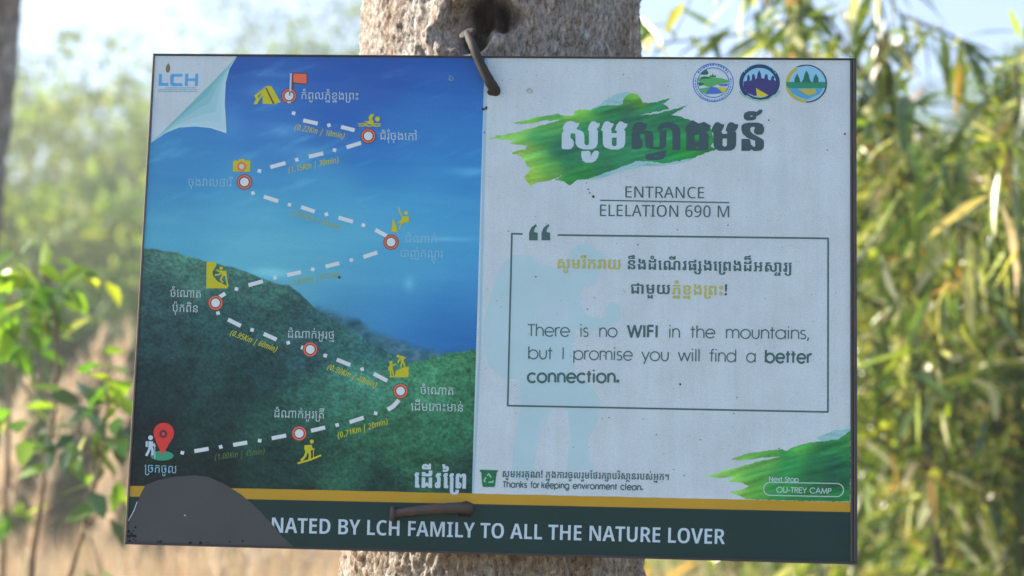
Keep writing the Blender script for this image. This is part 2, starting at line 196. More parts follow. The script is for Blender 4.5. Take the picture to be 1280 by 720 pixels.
'b51': '175 492 175 586 1125 586 1125 492|175 0 175 277 174 357 416 446 649 446 882 446 1124 357 1125 277 1125 0 843 0 843 277 842 309 742 351 649 351 554 351 454 310 455 277 455 190 482 207 558 222 613 222 697 222 697 128 599 128 532 128 468 96 455 76 455 0',
'b53': '189 0 189 227 188 242 148 253 107 253 107 348 301 348 398 348 470 309 471 265 471 132 665 213 859 133 859 320 858 349 828 387 797 400 750 391 634 374 549 374 458 374 298 402 198 466 199 519 199 674 469 674 469 507 468 485 518 457 567 457 590 457 638 462 675 469 652 480 622 510 623 532 622 555 670 598 766 626 843 626 914 626 1008 598 1054 555 1055 532 1054 506 1026 475 1001 460 1056 443 1116 410 1140 366 1141 332 1141 0 881 0 665 88 449 0',
'b54': '1129 202 1129 158 1128 79 888 0 653 0 416 0 178 79 179 158 179 384 140 412 84 455 85 466 84 477 100 496 134 519 196 556 245 586 1129 586 1129 492 307 492 298 489 288 481 284 476 285 474 284 466 358 423 461 384 461 174 460 131 552 94 653 94 752 94 846 131 847 174 847 202|1129 199 847 199 847 224 782 224 684 248 630 292 631 321 630 374 788 436 931 436 1020 436 1128 400 1129 370|847 297 847 356 830 356 800 349 784 336 785 326 784 311 820 297',
'b60': '175 454 175 610 455 610 455 548 737 548 790 548 842 560 843 572 843 674 1125 674 1125 572 1124 533 1080 480 978 454 889 454|175 0 175 402 457 402 457 132 651 213 843 133 843 402 1125 402 1125 0 867 0 651 87 433 0',
'b189': '-449 -244 -454 -234 -466 -215 -479 -205 -576 -228 -748 -249 -841 -249 -942 -249 -1050 -214 -1049 -189 -1050 -162 -982 -126 -943 -103 -916 -85 -882 -59 -858 -32 -849 -16 -655 -54 -662 -68 -680 -88 -704 -105 -721 -115 -748 -129 -796 -150 -795 -161 -796 -169 -770 -175 -732 -174 -715 -173 -692 -171 -632 -160 -570 -147 -549 -142 -562 -134 -580 -109 -579 -96 -580 -70 -496 -28 -417 -28 -334 -28 -252 -71 -251 -98 -252 -117 -272 -144 -287 -153 -258 -173 -232 -213 -227 -244',
'b64': '175 245 175 428 174 507 398 586 621 586 840 586 1066 507 1067 428 1067 132 1231 199 1395 133 1395 428 1394 507 1618 586 1841 586 2062 586 2284 507 2285 428 2285 0 2005 0 2005 428 2004 460 1922 492 1841 492 1758 492 1674 460 1675 428 1675 0 1419 0 1231 73 1043 0 787 0 787 428 786 460 702 492 621 492 538 492 456 460 457 428 457 245|175 257 457 257 457 232 526 232 626 209 682 160 683 119 682 65 544 0 429 0 339 0 252 0 174 31 175 66|457 75 474 75 504 86 522 106 523 119 522 138 486 159 457 159',
'b66': '1149 213 1149 158 1148 79 910 0 673 0 198 0 199 158 199 384 158 412 104 455 105 466 104 478 122 499 162 524 222 559 263 586 809 586 844 586 868 598 869 610 869 674 1149 674 1149 610 1148 551 1050 492 925 492 327 492 318 488 308 481 304 476 305 473 304 467 354 439 434 403 481 384 481 185 480 140 576 94 673 94 768 94 866 140 867 182 867 213|1149 199 867 199 867 224 800 224 704 248 650 292 651 321 650 374 808 436 951 436 1040 436 1148 400 1149 370|867 297 867 356 848 356 820 349 804 336 805 326 804 311 840 297',
'b69': '177 0 177 246 457 246 457 161 500 161 564 149 616 134 639 126 670 115 734 94 767 94 794 94 838 109 866 141 867 163 866 186 830 217 764 238 715 243 602 256 406 290 258 334 176 393 177 431 176 482 280 550 490 586 651 586 816 586 1022 557 1118 500 1119 459 1118 434 1072 388 950 358 833 358 781 358 781 426 798 426 824 434 838 447 839 454 838 465 802 482 724 492 663 492 564 492 456 458 457 427 456 401 538 364 674 338 759 329 888 314 1060 267 1146 199 1147 154 1146 105 1050 36 902 0 823 0 748 0 648 22 611 35 586 44 534 59 484 69 457 69 457 0',
'b70': '467 374 467 164 466 133 564 94 661 94 758 94 854 133 855 164 855 373 1137 373 1137 158 1136 0 661 0 186 0 187 158 187 374|855 356 855 409 808 439 760 469 746 484 747 488 746 495 770 516 826 554 873 586 1163 586 1163 492 989 492 989 491 1137 410 1137 356|187 356 187 414 140 445 96 474 84 486 85 491 84 498 110 518 162 556 209 586 495 586 495 492 323 492 323 491 467 410 467 356',
'b73': '1139 210 1139 0 883 0 665 74 447 0 189 0 189 384 150 412 94 455 95 469 94 479 110 496 144 520 206 556 255 586 807 586 836 586 858 598 859 611 859 674 1139 674 1139 579 1138 539 1052 492 961 492 317 492 308 488 298 481 294 476 295 473 294 467 344 439 426 403 471 384 471 132 665 201 857 133 857 210|1139 199 857 199 857 224 792 224 694 248 640 292 641 321 640 374 798 436 941 436 1030 436 1138 400 1139 370|857 297 857 356 840 356 810 349 794 336 795 326 794 311 830 297',
'b74': '169 245 169 451 168 487 216 548 326 586 419 586 478 586 590 556 643 525 649 525 702 555 812 586 883 586 970 586 1074 548 1120 487 1121 451 1121 0 839 0 839 451 838 468 814 486 797 486 774 486 738 468 704 443 666 425 643 425 620 425 582 443 546 468 510 486 493 486 472 486 450 468 451 451 451 245|169 257 451 257 451 232 520 232 620 209 678 160 679 119 678 65 538 0 425 0 333 0 246 0 168 31 169 66|451 75 470 75 498 86 516 106 517 119 516 138 480 159 451 159',
'b75': '173 492 173 586 1121 586 1121 492|267 -6 186 -6 56 45 29 100 169 132 176 122 194 107 214 99 225 99 234 99 250 109 249 118 246 129 214 180 182 246 183 281 182 326 288 399 494 444 649 444 886 444 1120 358 1121 277 1121 0 841 0 841 265 840 308 748 349 655 349 564 349 462 310 463 277 462 256 488 210 514 154 515 116 514 75 458 21 348 -6',
'b76': '387 246 387 340 927 340 927 246|467 374 467 164 466 133 564 94 661 94 758 94 854 133 855 164 855 373 1137 373 1137 158 1136 0 661 0 186 0 187 158 187 374|855 356 855 409 808 439 760 469 746 484 747 488 746 495 770 516 826 554 873 586 1163 586 1163 492 989 492 989 491 1137 410 1137 356|187 356 187 414 140 445 96 474 84 486 85 491 84 498 110 518 162 556 209 586 495 586 495 492 323 492 323 491 467 410 467 356',
'b77': '1717 373 1717 158 1716 80 1498 0 1271 0 1172 0 1020 25 969 48 967 48 934 33 840 11 720 0 647 0 631 0 470 0 254 36 146 106 147 158 147 536 146 586 287 586 539 586 539 492 482 492 426 480 427 469 427 164 426 133 528 94 627 94 694 94 782 112 826 144 827 164 827 373 1109 373 1109 164 1108 133 1188 94 1271 94 1354 94 1436 133 1437 164 1437 373|1437 356 1437 409 1390 439 1342 469 1328 484 1329 488 1328 495 1352 516 1408 554 1455 586 1745 586 1745 492 1571 492 1571 491 1717 410 1717 356|827 356 827 414 780 445 736 474 726 486 727 491 726 498 750 518 804 556 849 586 1135 586 1135 492 963 492 963 491 1109 410 1109 356',
'b78': '293 356 293 381 236 413 168 449 140 470 141 476 140 484 168 507 232 550 287 586 603 586 603 492 423 492 423 491 575 405 575 356|575 375 575 93 574 49 500 0 405 0 303 0 246 0 142 20 76 69 77 112 76 149 142 199 242 224 293 225 293 375|293 73 293 151 274 151 224 134 225 113 224 90 272 73',
'b79': '1681 376 1681 158 1680 79 1456 0 1235 0 790 0 791 158 791 422 790 453 704 492 621 492 534 492 450 453 451 422 451 246 169 246 169 428 168 586 621 586 1070 586 1071 428 1071 169 1070 137 1152 94 1235 94 1318 94 1398 137 1399 169 1399 376|169 257 451 257 451 232 520 232 620 209 678 160 679 119 678 65 538 0 425 0 333 0 246 0 168 31 169 66|451 75 470 75 498 86 516 106 517 119 516 138 480 159 451 159|1399 356 1399 409 1352 439 1304 469 1290 484 1291 488 1290 495 1314 516 1370 554 1417 586 1707 586 1707 492 1533 492 1533 491 1681 410 1681 356',
'b334': '399 380 399 94 503 94 503 0 399 0 399 -107 398 -151 298 -213 106 -244 -31 -244 -166 -244 -344 -212 -434 -153 -433 -115 -433 -110 -539 -110 -539 -49 -175 -49 -175 -100 -176 -117 -140 -144 -76 -159 -31 -159 14 -159 80 -143 118 -117 119 -100 119 0 -17 0 -17 94 119 94 119 380|119 356 119 414 72 445 28 474 16 486 17 491 16 498 42 518 94 556 141 586 427 586 427 492 255 492 255 491 399 410 399 356|685 0 685 431 684 466 630 492 553 492 329 492 329 586 685 586 790 586 912 556 964 500 965 458 965 0',
'b209': '-387 -260 -458 -260 -536 -226 -545 -210 -821 -221 -982 -227 -1118 -177 -1117 -138 -1118 -105 -1048 -68 -918 -53 -829 -53 -549 -53 -549 -24 -291 -24 -291 -54 -191 -54 -191 -121 -291 -121 -291 -141 -262 -148 -230 -172 -229 -192 -230 -218 -310 -260|-549 -144 -549 -121 -771 -121 -818 -121 -866 -128 -865 -138 -866 -145 -844 -152 -778 -153 -652 -149',
'b206': '-1133 -244 -1134 -170 -1052 -73 -896 -25 -783 -25 -720 -25 -610 -42 -508 -73 -461 -98 -422 -119 -362 -144 -306 -158 -236 -162 -185 -162 -185 -244 -316 -244 -464 -226 -552 -194 -591 -173 -628 -152 -680 -125 -732 -112 -771 -112 -798 -112 -842 -125 -866 -149 -865 -165 -763 -165 -763 -244',
'b83': '325 411 278 442 234 473 220 487 221 493 220 501 244 521 298 556 345 586 879 586 879 492 477 492 477 491 565 438|1685 374 1685 158 1684 79 1462 0 1241 0 794 0 795 158 795 286 794 318 710 350 625 350 540 350 456 318 457 286 457 247 175 247 175 286 174 348 290 417 492 443 625 443 786 443 984 409 1074 339 1075 286 1075 158 1074 126 1158 94 1241 94 1324 94 1404 126 1405 158 1405 374|175 257 457 257 457 232 526 232 626 209 682 160 683 119 682 65 544 0 429 0 339 0 252 0 174 31 175 66|457 75 474 75 504 86 522 106 523 119 522 138 486 159 457 159|1405 356 1405 409 1358 439 1310 469 1294 484 1295 488 1294 495 1320 516 1376 554 1423 586 1713 586 1713 492 1539 492 1539 491 1685 410 1685 356',
'b86': '1157 376 1157 50 1156 25 1060 0 963 0 775 0 775 94 826 94 874 107 875 122 875 246 491 246 491 50 490 25 390 0 295 0 107 0 107 94 156 94 210 107 211 122 211 376 491 376 491 340 875 340 875 376|875 356 875 409 828 439 780 469 766 484 767 488 766 495 792 516 846 554 895 586 1185 586 1185 492 1009 492 1009 491 1157 410 1157 356|211 356 211 414 164 445 120 474 108 486 109 491 108 498 132 518 186 556 233 586 519 586 519 492 347 492 347 491 491 410 491 356',
'b218': '391 370 391 -95 390 -140 290 -208 100 -244 -37 -244 -172 -244 -354 -207 -444 -140 -443 -95 -443 -49 -185 -49 -185 -98 -186 -125 -112 -159 -39 -159 6 -159 72 -143 108 -115 109 -98 109 370|109 356 109 414 62 445 18 474 8 486 9 491 8 498 32 518 86 556 131 586 417 586 417 492 245 492 245 491 391 410 391 356',
'b220': '429 375 429 -97 428 -115 460 -143 520 -159 565 -159 628 -159 698 -124 699 -97 699 -49 979 -49 979 -94 978 -142 886 -209 700 -244 565 -244 426 -244 242 -209 148 -142 149 -94 149 375|149 356 149 414 100 445 58 474 46 486 47 491 46 498 72 518 124 556 169 586 457 586 457 492 283 492 283 491 429 410 429 356',
'b227': '399 380 399 94 503 94 503 0 399 0 399 -107 398 -151 298 -213 106 -244 -31 -244 -166 -244 -344 -212 -434 -153 -433 -115 -433 -110 -539 -110 -539 -49 -175 -49 -175 -100 -176 -117 -140 -144 -76 -159 -31 -159 14 -159 80 -143 118 -117 119 -100 119 0 -17 0 -17 94 119 94 119 380|119 356 119 414 72 445 28 474 16 486 17 491 16 498 42 518 94 556 141 586 427 586 427 492 255 492 255 491 399 410 399 356',
'b106': '-705 684 -756 684 -812 715 -811 750 -812 791 -738 851 -606 883 -519 883 -460 883 -342 863 -226 828 -118 783 -71 757 -71 684|-615 757 -327 757 -360 774 -424 794 -486 803 -511 803 -562 803 -614 780',
'b236': '175 492 175 586 1125 586 1125 492|175 0 175 277 174 357 416 444 649 444 882 444 1124 357 1125 277 1125 0 843 0 843 277 842 309 742 350 649 350 556 350 456 309 457 277 457 0|1409 0 1409 431 1408 466 1356 492 1277 492 1055 492 1055 586 1411 586 1516 586 1638 556 1690 500 1691 458 1691 0',
'b109': '-161 684 -347 684 -347 907 -161 907|-865 684 -940 684 -1010 720 -1009 757 -1010 798 -928 857 -784 890 -689 890 -618 890 -478 869 -348 834 -222 785 -161 757 -161 684|-811 757 -439 757 -466 768 -528 785 -592 797 -656 803 -685 803 -748 803 -812 780',
'b110': '-71 684 -257 684 -257 907 -71 907|-705 684 -756 684 -812 715 -811 750 -812 791 -738 851 -606 883 -519 883 -460 883 -342 863 -226 828 -118 783 -71 757 -71 684|-615 757 -327 757 -360 774 -424 794 -486 803 -511 803 -562 803 -614 780',
'b111': '-553 875 -522 903 -414 937 -351 937 -266 937 -162 884 -161 847 -162 819 -206 776 -219 769|-419 852 -321 821 -316 823 -302 837 -301 844 -302 854 -330 868 -353 868 -376 868 -408 859|-865 684 -940 684 -1010 720 -1009 757 -1010 798 -928 857 -784 890 -689 890 -618 890 -478 869 -348 834 -222 785 -161 757 -161 684|-811 757 -439 757 -466 768 -528 785 -592 797 -656 803 -685 803 -748 803 -812 780',
'b115': '-699 -244 -699 -113 -777 -113 -777 -34 -417 -34 -417 -244',
'b117': '-593 -255 -746 -255 -904 -197 -903 -141 -903 -34 -675 -34 -675 -125 -676 -139 -658 -160 -620 -171 -593 -171 -552 -171 -510 -147 -509 -125 -509 -34 -283 -34 -283 -141 -284 -197 -440 -255',
'b119': '-917 -255 -917 -34 -689 -34 -689 -155 -593 -116 -499 -155 -499 -34 -271 -34 -271 -255 -489 -255 -593 -212 -699 -255',
'b250': '201 0 201 384 160 412 106 456 107 468 106 478 122 498 160 523 222 559 265 586 817 586 842 586 870 598 871 610 871 674 1151 674 1151 610 1150 571 1116 518 1016 492 919 492 329 492 320 488 310 480 306 476 307 474 306 468 356 440 436 403 483 384 483 132 677 213 871 133 871 435 1151 435 1151 0 893 0 677 91 459 0|885 586 1143 586 1143 492 885 492|1435 0 1435 431 1434 466 1382 492 1305 492 1081 492 1081 586 1437 586 1542 586 1664 556 1716 500 1717 458 1717 0',
'd448': '1239 358 1238 278 1170 143 1030 44 820 -10 677 -10 528 -10 316 45 178 144 112 279 113 359 112 475 236 638 488 725 679 725 868 725 1116 630 1238 465|295 358 294 265 378 136 548 68 677 68 804 68 972 135 1054 265 1055 358 1054 498 870 647 679 647 548 647 378 580 294 451',
'd387': '921 0 781 222 321 222 183 0 1 0 461 716 641 716 1105 0|601 525 594 538 574 577 554 617 549 630 542 613 526 575 508 540 501 526 367 301 737 301',
'd426': '551 0 75 0 75 50 227 68 227 645 75 664 75 714 551 714 551 664 401 645 401 68 551 50',
'd460': '501 714 664 714 876 669 978 579 979 512 978 460 912 384 798 335 725 320 1069 0 869 0 567 297 347 297 347 0 173 0 173 714|497 637 347 637 347 370 511 370 656 370 798 440 799 508 798 554 734 610 600 637',
'd399': '705 647 604 647 450 604 348 526 294 420 295 357 294 268 390 138 574 68 709 68 786 68 926 83 991 95 991 18 926 4 780 -10 685 -10 500 -10 244 79 112 245 113 358 112 437 188 570 336 670 558 724 703 724 794 724 966 704 1039 685 971 612 914 626 782 647',
'd19': '921 358 920 271 874 135 776 40 616 -10 505 -10 368 -10 184 67 90 230 91 358 90 477 176 640 360 725 505 725 646 725 830 640 920 477|265 358 264 260 312 130 418 65 505 65 592 65 698 129 748 260 749 358 748 455 698 584 592 649 505 649 418 649 312 585 264 456',
'd469': '563 0 389 0 389 636 21 636 21 714 931 714 931 636 563 636',
'd437': '173 0 173 714 347 714 347 78 865 78 865 0',
'd407': '865 0 173 0 173 714 865 714 865 637 347 637 347 411 835 411 835 334 347 334 347 78 865 78',
'd25': '101 304 100 374 134 499 210 605 342 682 534 724 669 724 710 724 798 720 831 715 831 640 796 645 716 651 673 651 564 651 412 610 320 535 274 431 269 367 279 367 306 392 386 429 494 449 565 449 678 449 838 394 924 294 925 228 924 158 830 50 652 -10 527 -10 430 -10 274 29 162 108 100 226|525 64 628 64 754 145 755 227 754 299 640 378 527 378 448 378 334 341 274 283 275 251 274 219 304 154 366 98 460 64',
'd442': '741 0 331 614 323 614 326 588 332 529 336 471 337 444 337 0 173 0 173 714 427 714 817 130 823 130 1219 714 1471 714 1471 0 1299 0 1299 447 1298 473 1302 529 1308 587 1311 613 1303 613 891 0',
'd443': '1175 0 967 0 331 588 323 588 326 563 332 506 336 447 337 417 337 0 173 0 173 714 379 714 1015 131 1023 131 1020 154 1014 212 1008 273 1009 300 1009 714 1175 714',
'd28': '913 413 912 325 858 172 728 56 508 -10 343 -10 304 -10 204 -5 175 0 175 75 208 69 294 63 339 63 452 63 604 109 696 187 738 290 743 346 733 346 706 322 626 285 518 265 447 265 334 265 172 320 88 419 89 485 88 557 184 664 364 724 493 724 586 724 740 685 852 606 912 490|493 650 386 650 260 569 261 487 260 415 372 336 487 336 566 336 678 375 738 435 739 467 738 496 712 559 652 615 558 650',
'e448': '1303 358 1302 275 1230 140 1082 42 858 -10 705 -10 550 -10 324 43 176 141 104 276 105 359 104 474 236 637 502 725 707 725 908 725 1174 634 1302 469|375 358 374 276 444 161 592 101 705 101 818 101 962 161 1032 276 1033 358 1032 482 876 615 707 615 592 615 444 555 374 440',
'e418': '415 0 161 0 161 714 897 714 897 605 415 605 415 398 865 398 865 289 415 289',
'e387': '937 0 827 185 385 185 275 0 1 0 449 716 759 716 1211 0|667 481 658 498 634 547 612 598 605 615 598 595 576 547 554 501 547 482 441 296 771 296',
'e483': '1161 714 725 0 435 0 1 714 277 714 511 293 524 269 550 211 574 156 579 134 586 156 608 211 634 269 649 293 883 714',
'e424': '1193 0 935 0 935 317 419 317 419 0 161 0 161 714 419 714 419 427 935 427 935 714 1193 714',
'e490': '545 404 815 714 1087 714 673 277 673 0 415 0 415 273 1 714 277 714',
'e426': '639 0 69 0 69 72 225 98 225 616 69 642 69 714 639 714 639 642 483 616 483 98 639 72',
'e460': '537 714 710 714 936 668 1048 577 1049 508 1048 460 986 386 878 334 805 316 1163 0 873 0 579 282 417 282 417 0 161 0 161 714|533 608 417 608 417 384 539 384 660 384 784 442 785 502 784 539 730 586 618 608',
'e398': '571 714 826 714 1072 629 1073 538 1072 494 1014 428 912 387 843 379 843 374 920 366 1038 326 1106 258 1107 206 1106 142 992 49 782 0 637 0 161 0 161 714|585 422 708 422 808 473 809 521 808 566 692 610 571 610 417 610 417 422|417 321 417 105 607 105 732 105 840 164 841 216 840 248 790 295 682 321 595 321',
'e399': '723 614 638 614 506 577 418 509 370 414 371 356 370 275 452 160 614 100 733 100 814 100 962 120 1035 135 1035 23 960 6 798 -10 699 -10 502 -10 238 79 104 244 105 357 104 437 184 571 340 670 568 724 717 724 814 724 1002 702 1087 680 1003 575 940 592 800 614',
'e404': '1209 368 1208 247 1050 83 752 0 543 0 161 0 161 714 573 714 774 714 1058 635 1208 481|941 363 940 446 854 553 686 605 563 605 417 605 417 109 537 109 742 109 940 236',
'e469': '637 0 379 0 379 604 31 604 31 714 985 714 985 604 637 604',
'e437': '161 0 161 714 417 714 417 110 925 110 925 0',
'e407': '899 0 161 0 161 714 899 714 899 605 417 605 417 425 867 425 867 317 417 317 417 110 899 110',
'e473': '1179 252 1178 171 1064 53 834 -10 661 -10 410 -10 148 126 149 251 149 714 407 714 407 254 406 176 538 101 667 101 756 101 868 136 922 204 923 255 923 714 1179 714',
'e442': '745 0 389 566 381 566 384 541 390 479 394 416 395 386 395 0 161 0 161 714 517 714 859 176 865 176 1207 714 1563 714 1563 0 1319 0 1319 389 1318 418 1322 480 1328 540 1333 566 1325 566 967 0',
'e443': '1275 0 959 0 389 542 381 542 384 515 390 454 394 393 395 365 395 0 161 0 161 714 475 714 1043 179 1051 179 1048 203 1040 264 1036 325 1037 350 1037 714 1275 714',
'f37': '321 764 495 764 495 -236 321 -236',
'f11': '81 274 80 397 222 623 375 714 567 714 426 620 284 394 285 275 284 159 426 -65 565 -158 375 -158 222 -70 80 152',
'f12': '547 274 546 152 402 -70 253 -158 63 -158 198 -65 340 159 341 275 340 394 198 620 61 714 253 714 402 623 546 397',
'f590': '1023 550 1154 550 1282 456 1283 360 1283 0 1091 0 1091 338 1090 406 1028 465 965 465 872 465 798 377 799 290 799 0 609 0 609 341 608 385 580 440 524 465 483 465 414 465 342 418 316 333 317 275 317 0 125 0 125 540 277 540 299 468 311 468 332 495 400 531 490 550 547 550 640 550 748 503 769 466 783 466 820 509 934 550',
'f17': '135 59 134 99 214 131 273 131 332 131 412 98 413 59 412 21 332 -14 273 -14 214 -14 134 21',
'f594': '549 550 680 550 818 457 819 363 819 0 627 0 627 341 626 402 568 465 499 465 400 465 316 377 317 274 317 0 125 0 125 540 277 540 299 468 311 468 334 495 404 531 496 550',
'f19': '801 357 800 272 760 136 676 41 538 -10 441 -10 326 -10 166 57 80 218 81 357 80 481 158 644 318 724 441 724 562 724 720 643 800 480|281 357 280 263 312 140 382 79 441 79 498 79 568 140 602 264 603 357 602 450 568 573 498 635 441 635 382 635 312 574 280 451',
'f435': '943 0 721 0 439 318 341 264 341 0 141 0 141 714 341 714 341 365 352 380 402 431 443 465 713 714 929 714 577 397',
'f21': '787 0 65 0 65 72 345 275 430 336 522 422 562 495 563 537 562 582 472 636 387 636 326 636 226 611 171 581 71 649 124 676 228 709 340 724 407 724 516 724 672 678 760 596 761 541 760 487 710 396 604 303 519 245 297 92 297 88 787 88',
'f20': '627 0 431 0 431 462 430 484 432 528 436 573 439 595 424 586 384 562 353 546 229 485 117 544 455 714 627 714',
'f22': '763 548 762 507 708 439 604 389 525 375 525 371 654 358 788 268 789 197 788 136 690 42 506 -10 379 -10 288 -10 144 4 75 20 75 116 140 96 284 76 355 76 472 76 582 145 583 202 582 243 520 297 396 326 299 326 227 326 227 410 305 410 388 410 506 442 568 499 569 537 568 586 474 638 387 638 342 638 266 627 194 605 157 588 69 658 150 694 314 724 419 724 578 724 762 630',
'f24': '447 444 554 444 710 390 794 295 795 231 794 159 698 49 510 -10 371 -10 286 -10 152 6 99 21 99 117 158 98 292 76 357 76 436 76 540 117 594 186 595 228 594 293 476 361 367 361 322 361 232 352 185 344 113 377 155 714 719 714 719 625 319 625 295 435 336 440 412 444',
'f23': '855 152 709 152 709 0 515 0 515 152 35 152 35 232 505 719 709 719 709 235 855 235|515 475 514 486 516 516 518 550 520 579 521 587 515 587 498 564 466 523 449 504 203 235 515 235',
'f26': '185 0 611 624 65 624 65 714 811 714 811 643 391 0',
'f28': '793 416 792 319 736 162 618 50 432 -10 301 -10 260 -10 168 -4 137 0 137 88 170 82 246 76 291 76 374 76 490 118 564 190 600 285 605 338 597 338 574 313 508 277 424 258 373 258 272 258 138 318 72 420 73 485 72 554 150 661 310 724 431 724 516 724 652 684 744 604 792 490|429 637 350 637 268 563 269 487 268 416 348 344 425 344 482 344 556 380 592 436 593 466 592 489 580 547 544 601 478 637',
'f573': '317 540 317 0 125 0 125 540|223 746 276 746 330 713 331 683 330 653 276 621 223 621 172 621 114 653 115 683 114 714 170 746',
'f25': '85 303 84 380 118 510 186 613 302 685 464 724 573 724 616 724 696 719 731 714 731 627 696 632 624 638 585 638 510 638 396 605 318 540 274 442 271 376 279 376 302 401 366 437 452 456 505 456 604 456 738 397 804 294 805 229 804 161 724 53 570 -10 455 -10 364 -10 226 31 132 111 84 228|453 77 524 77 608 152 609 227 608 298 530 370 453 370 396 370 322 338 284 285 285 254 284 225 302 162 342 110 406 77',
}
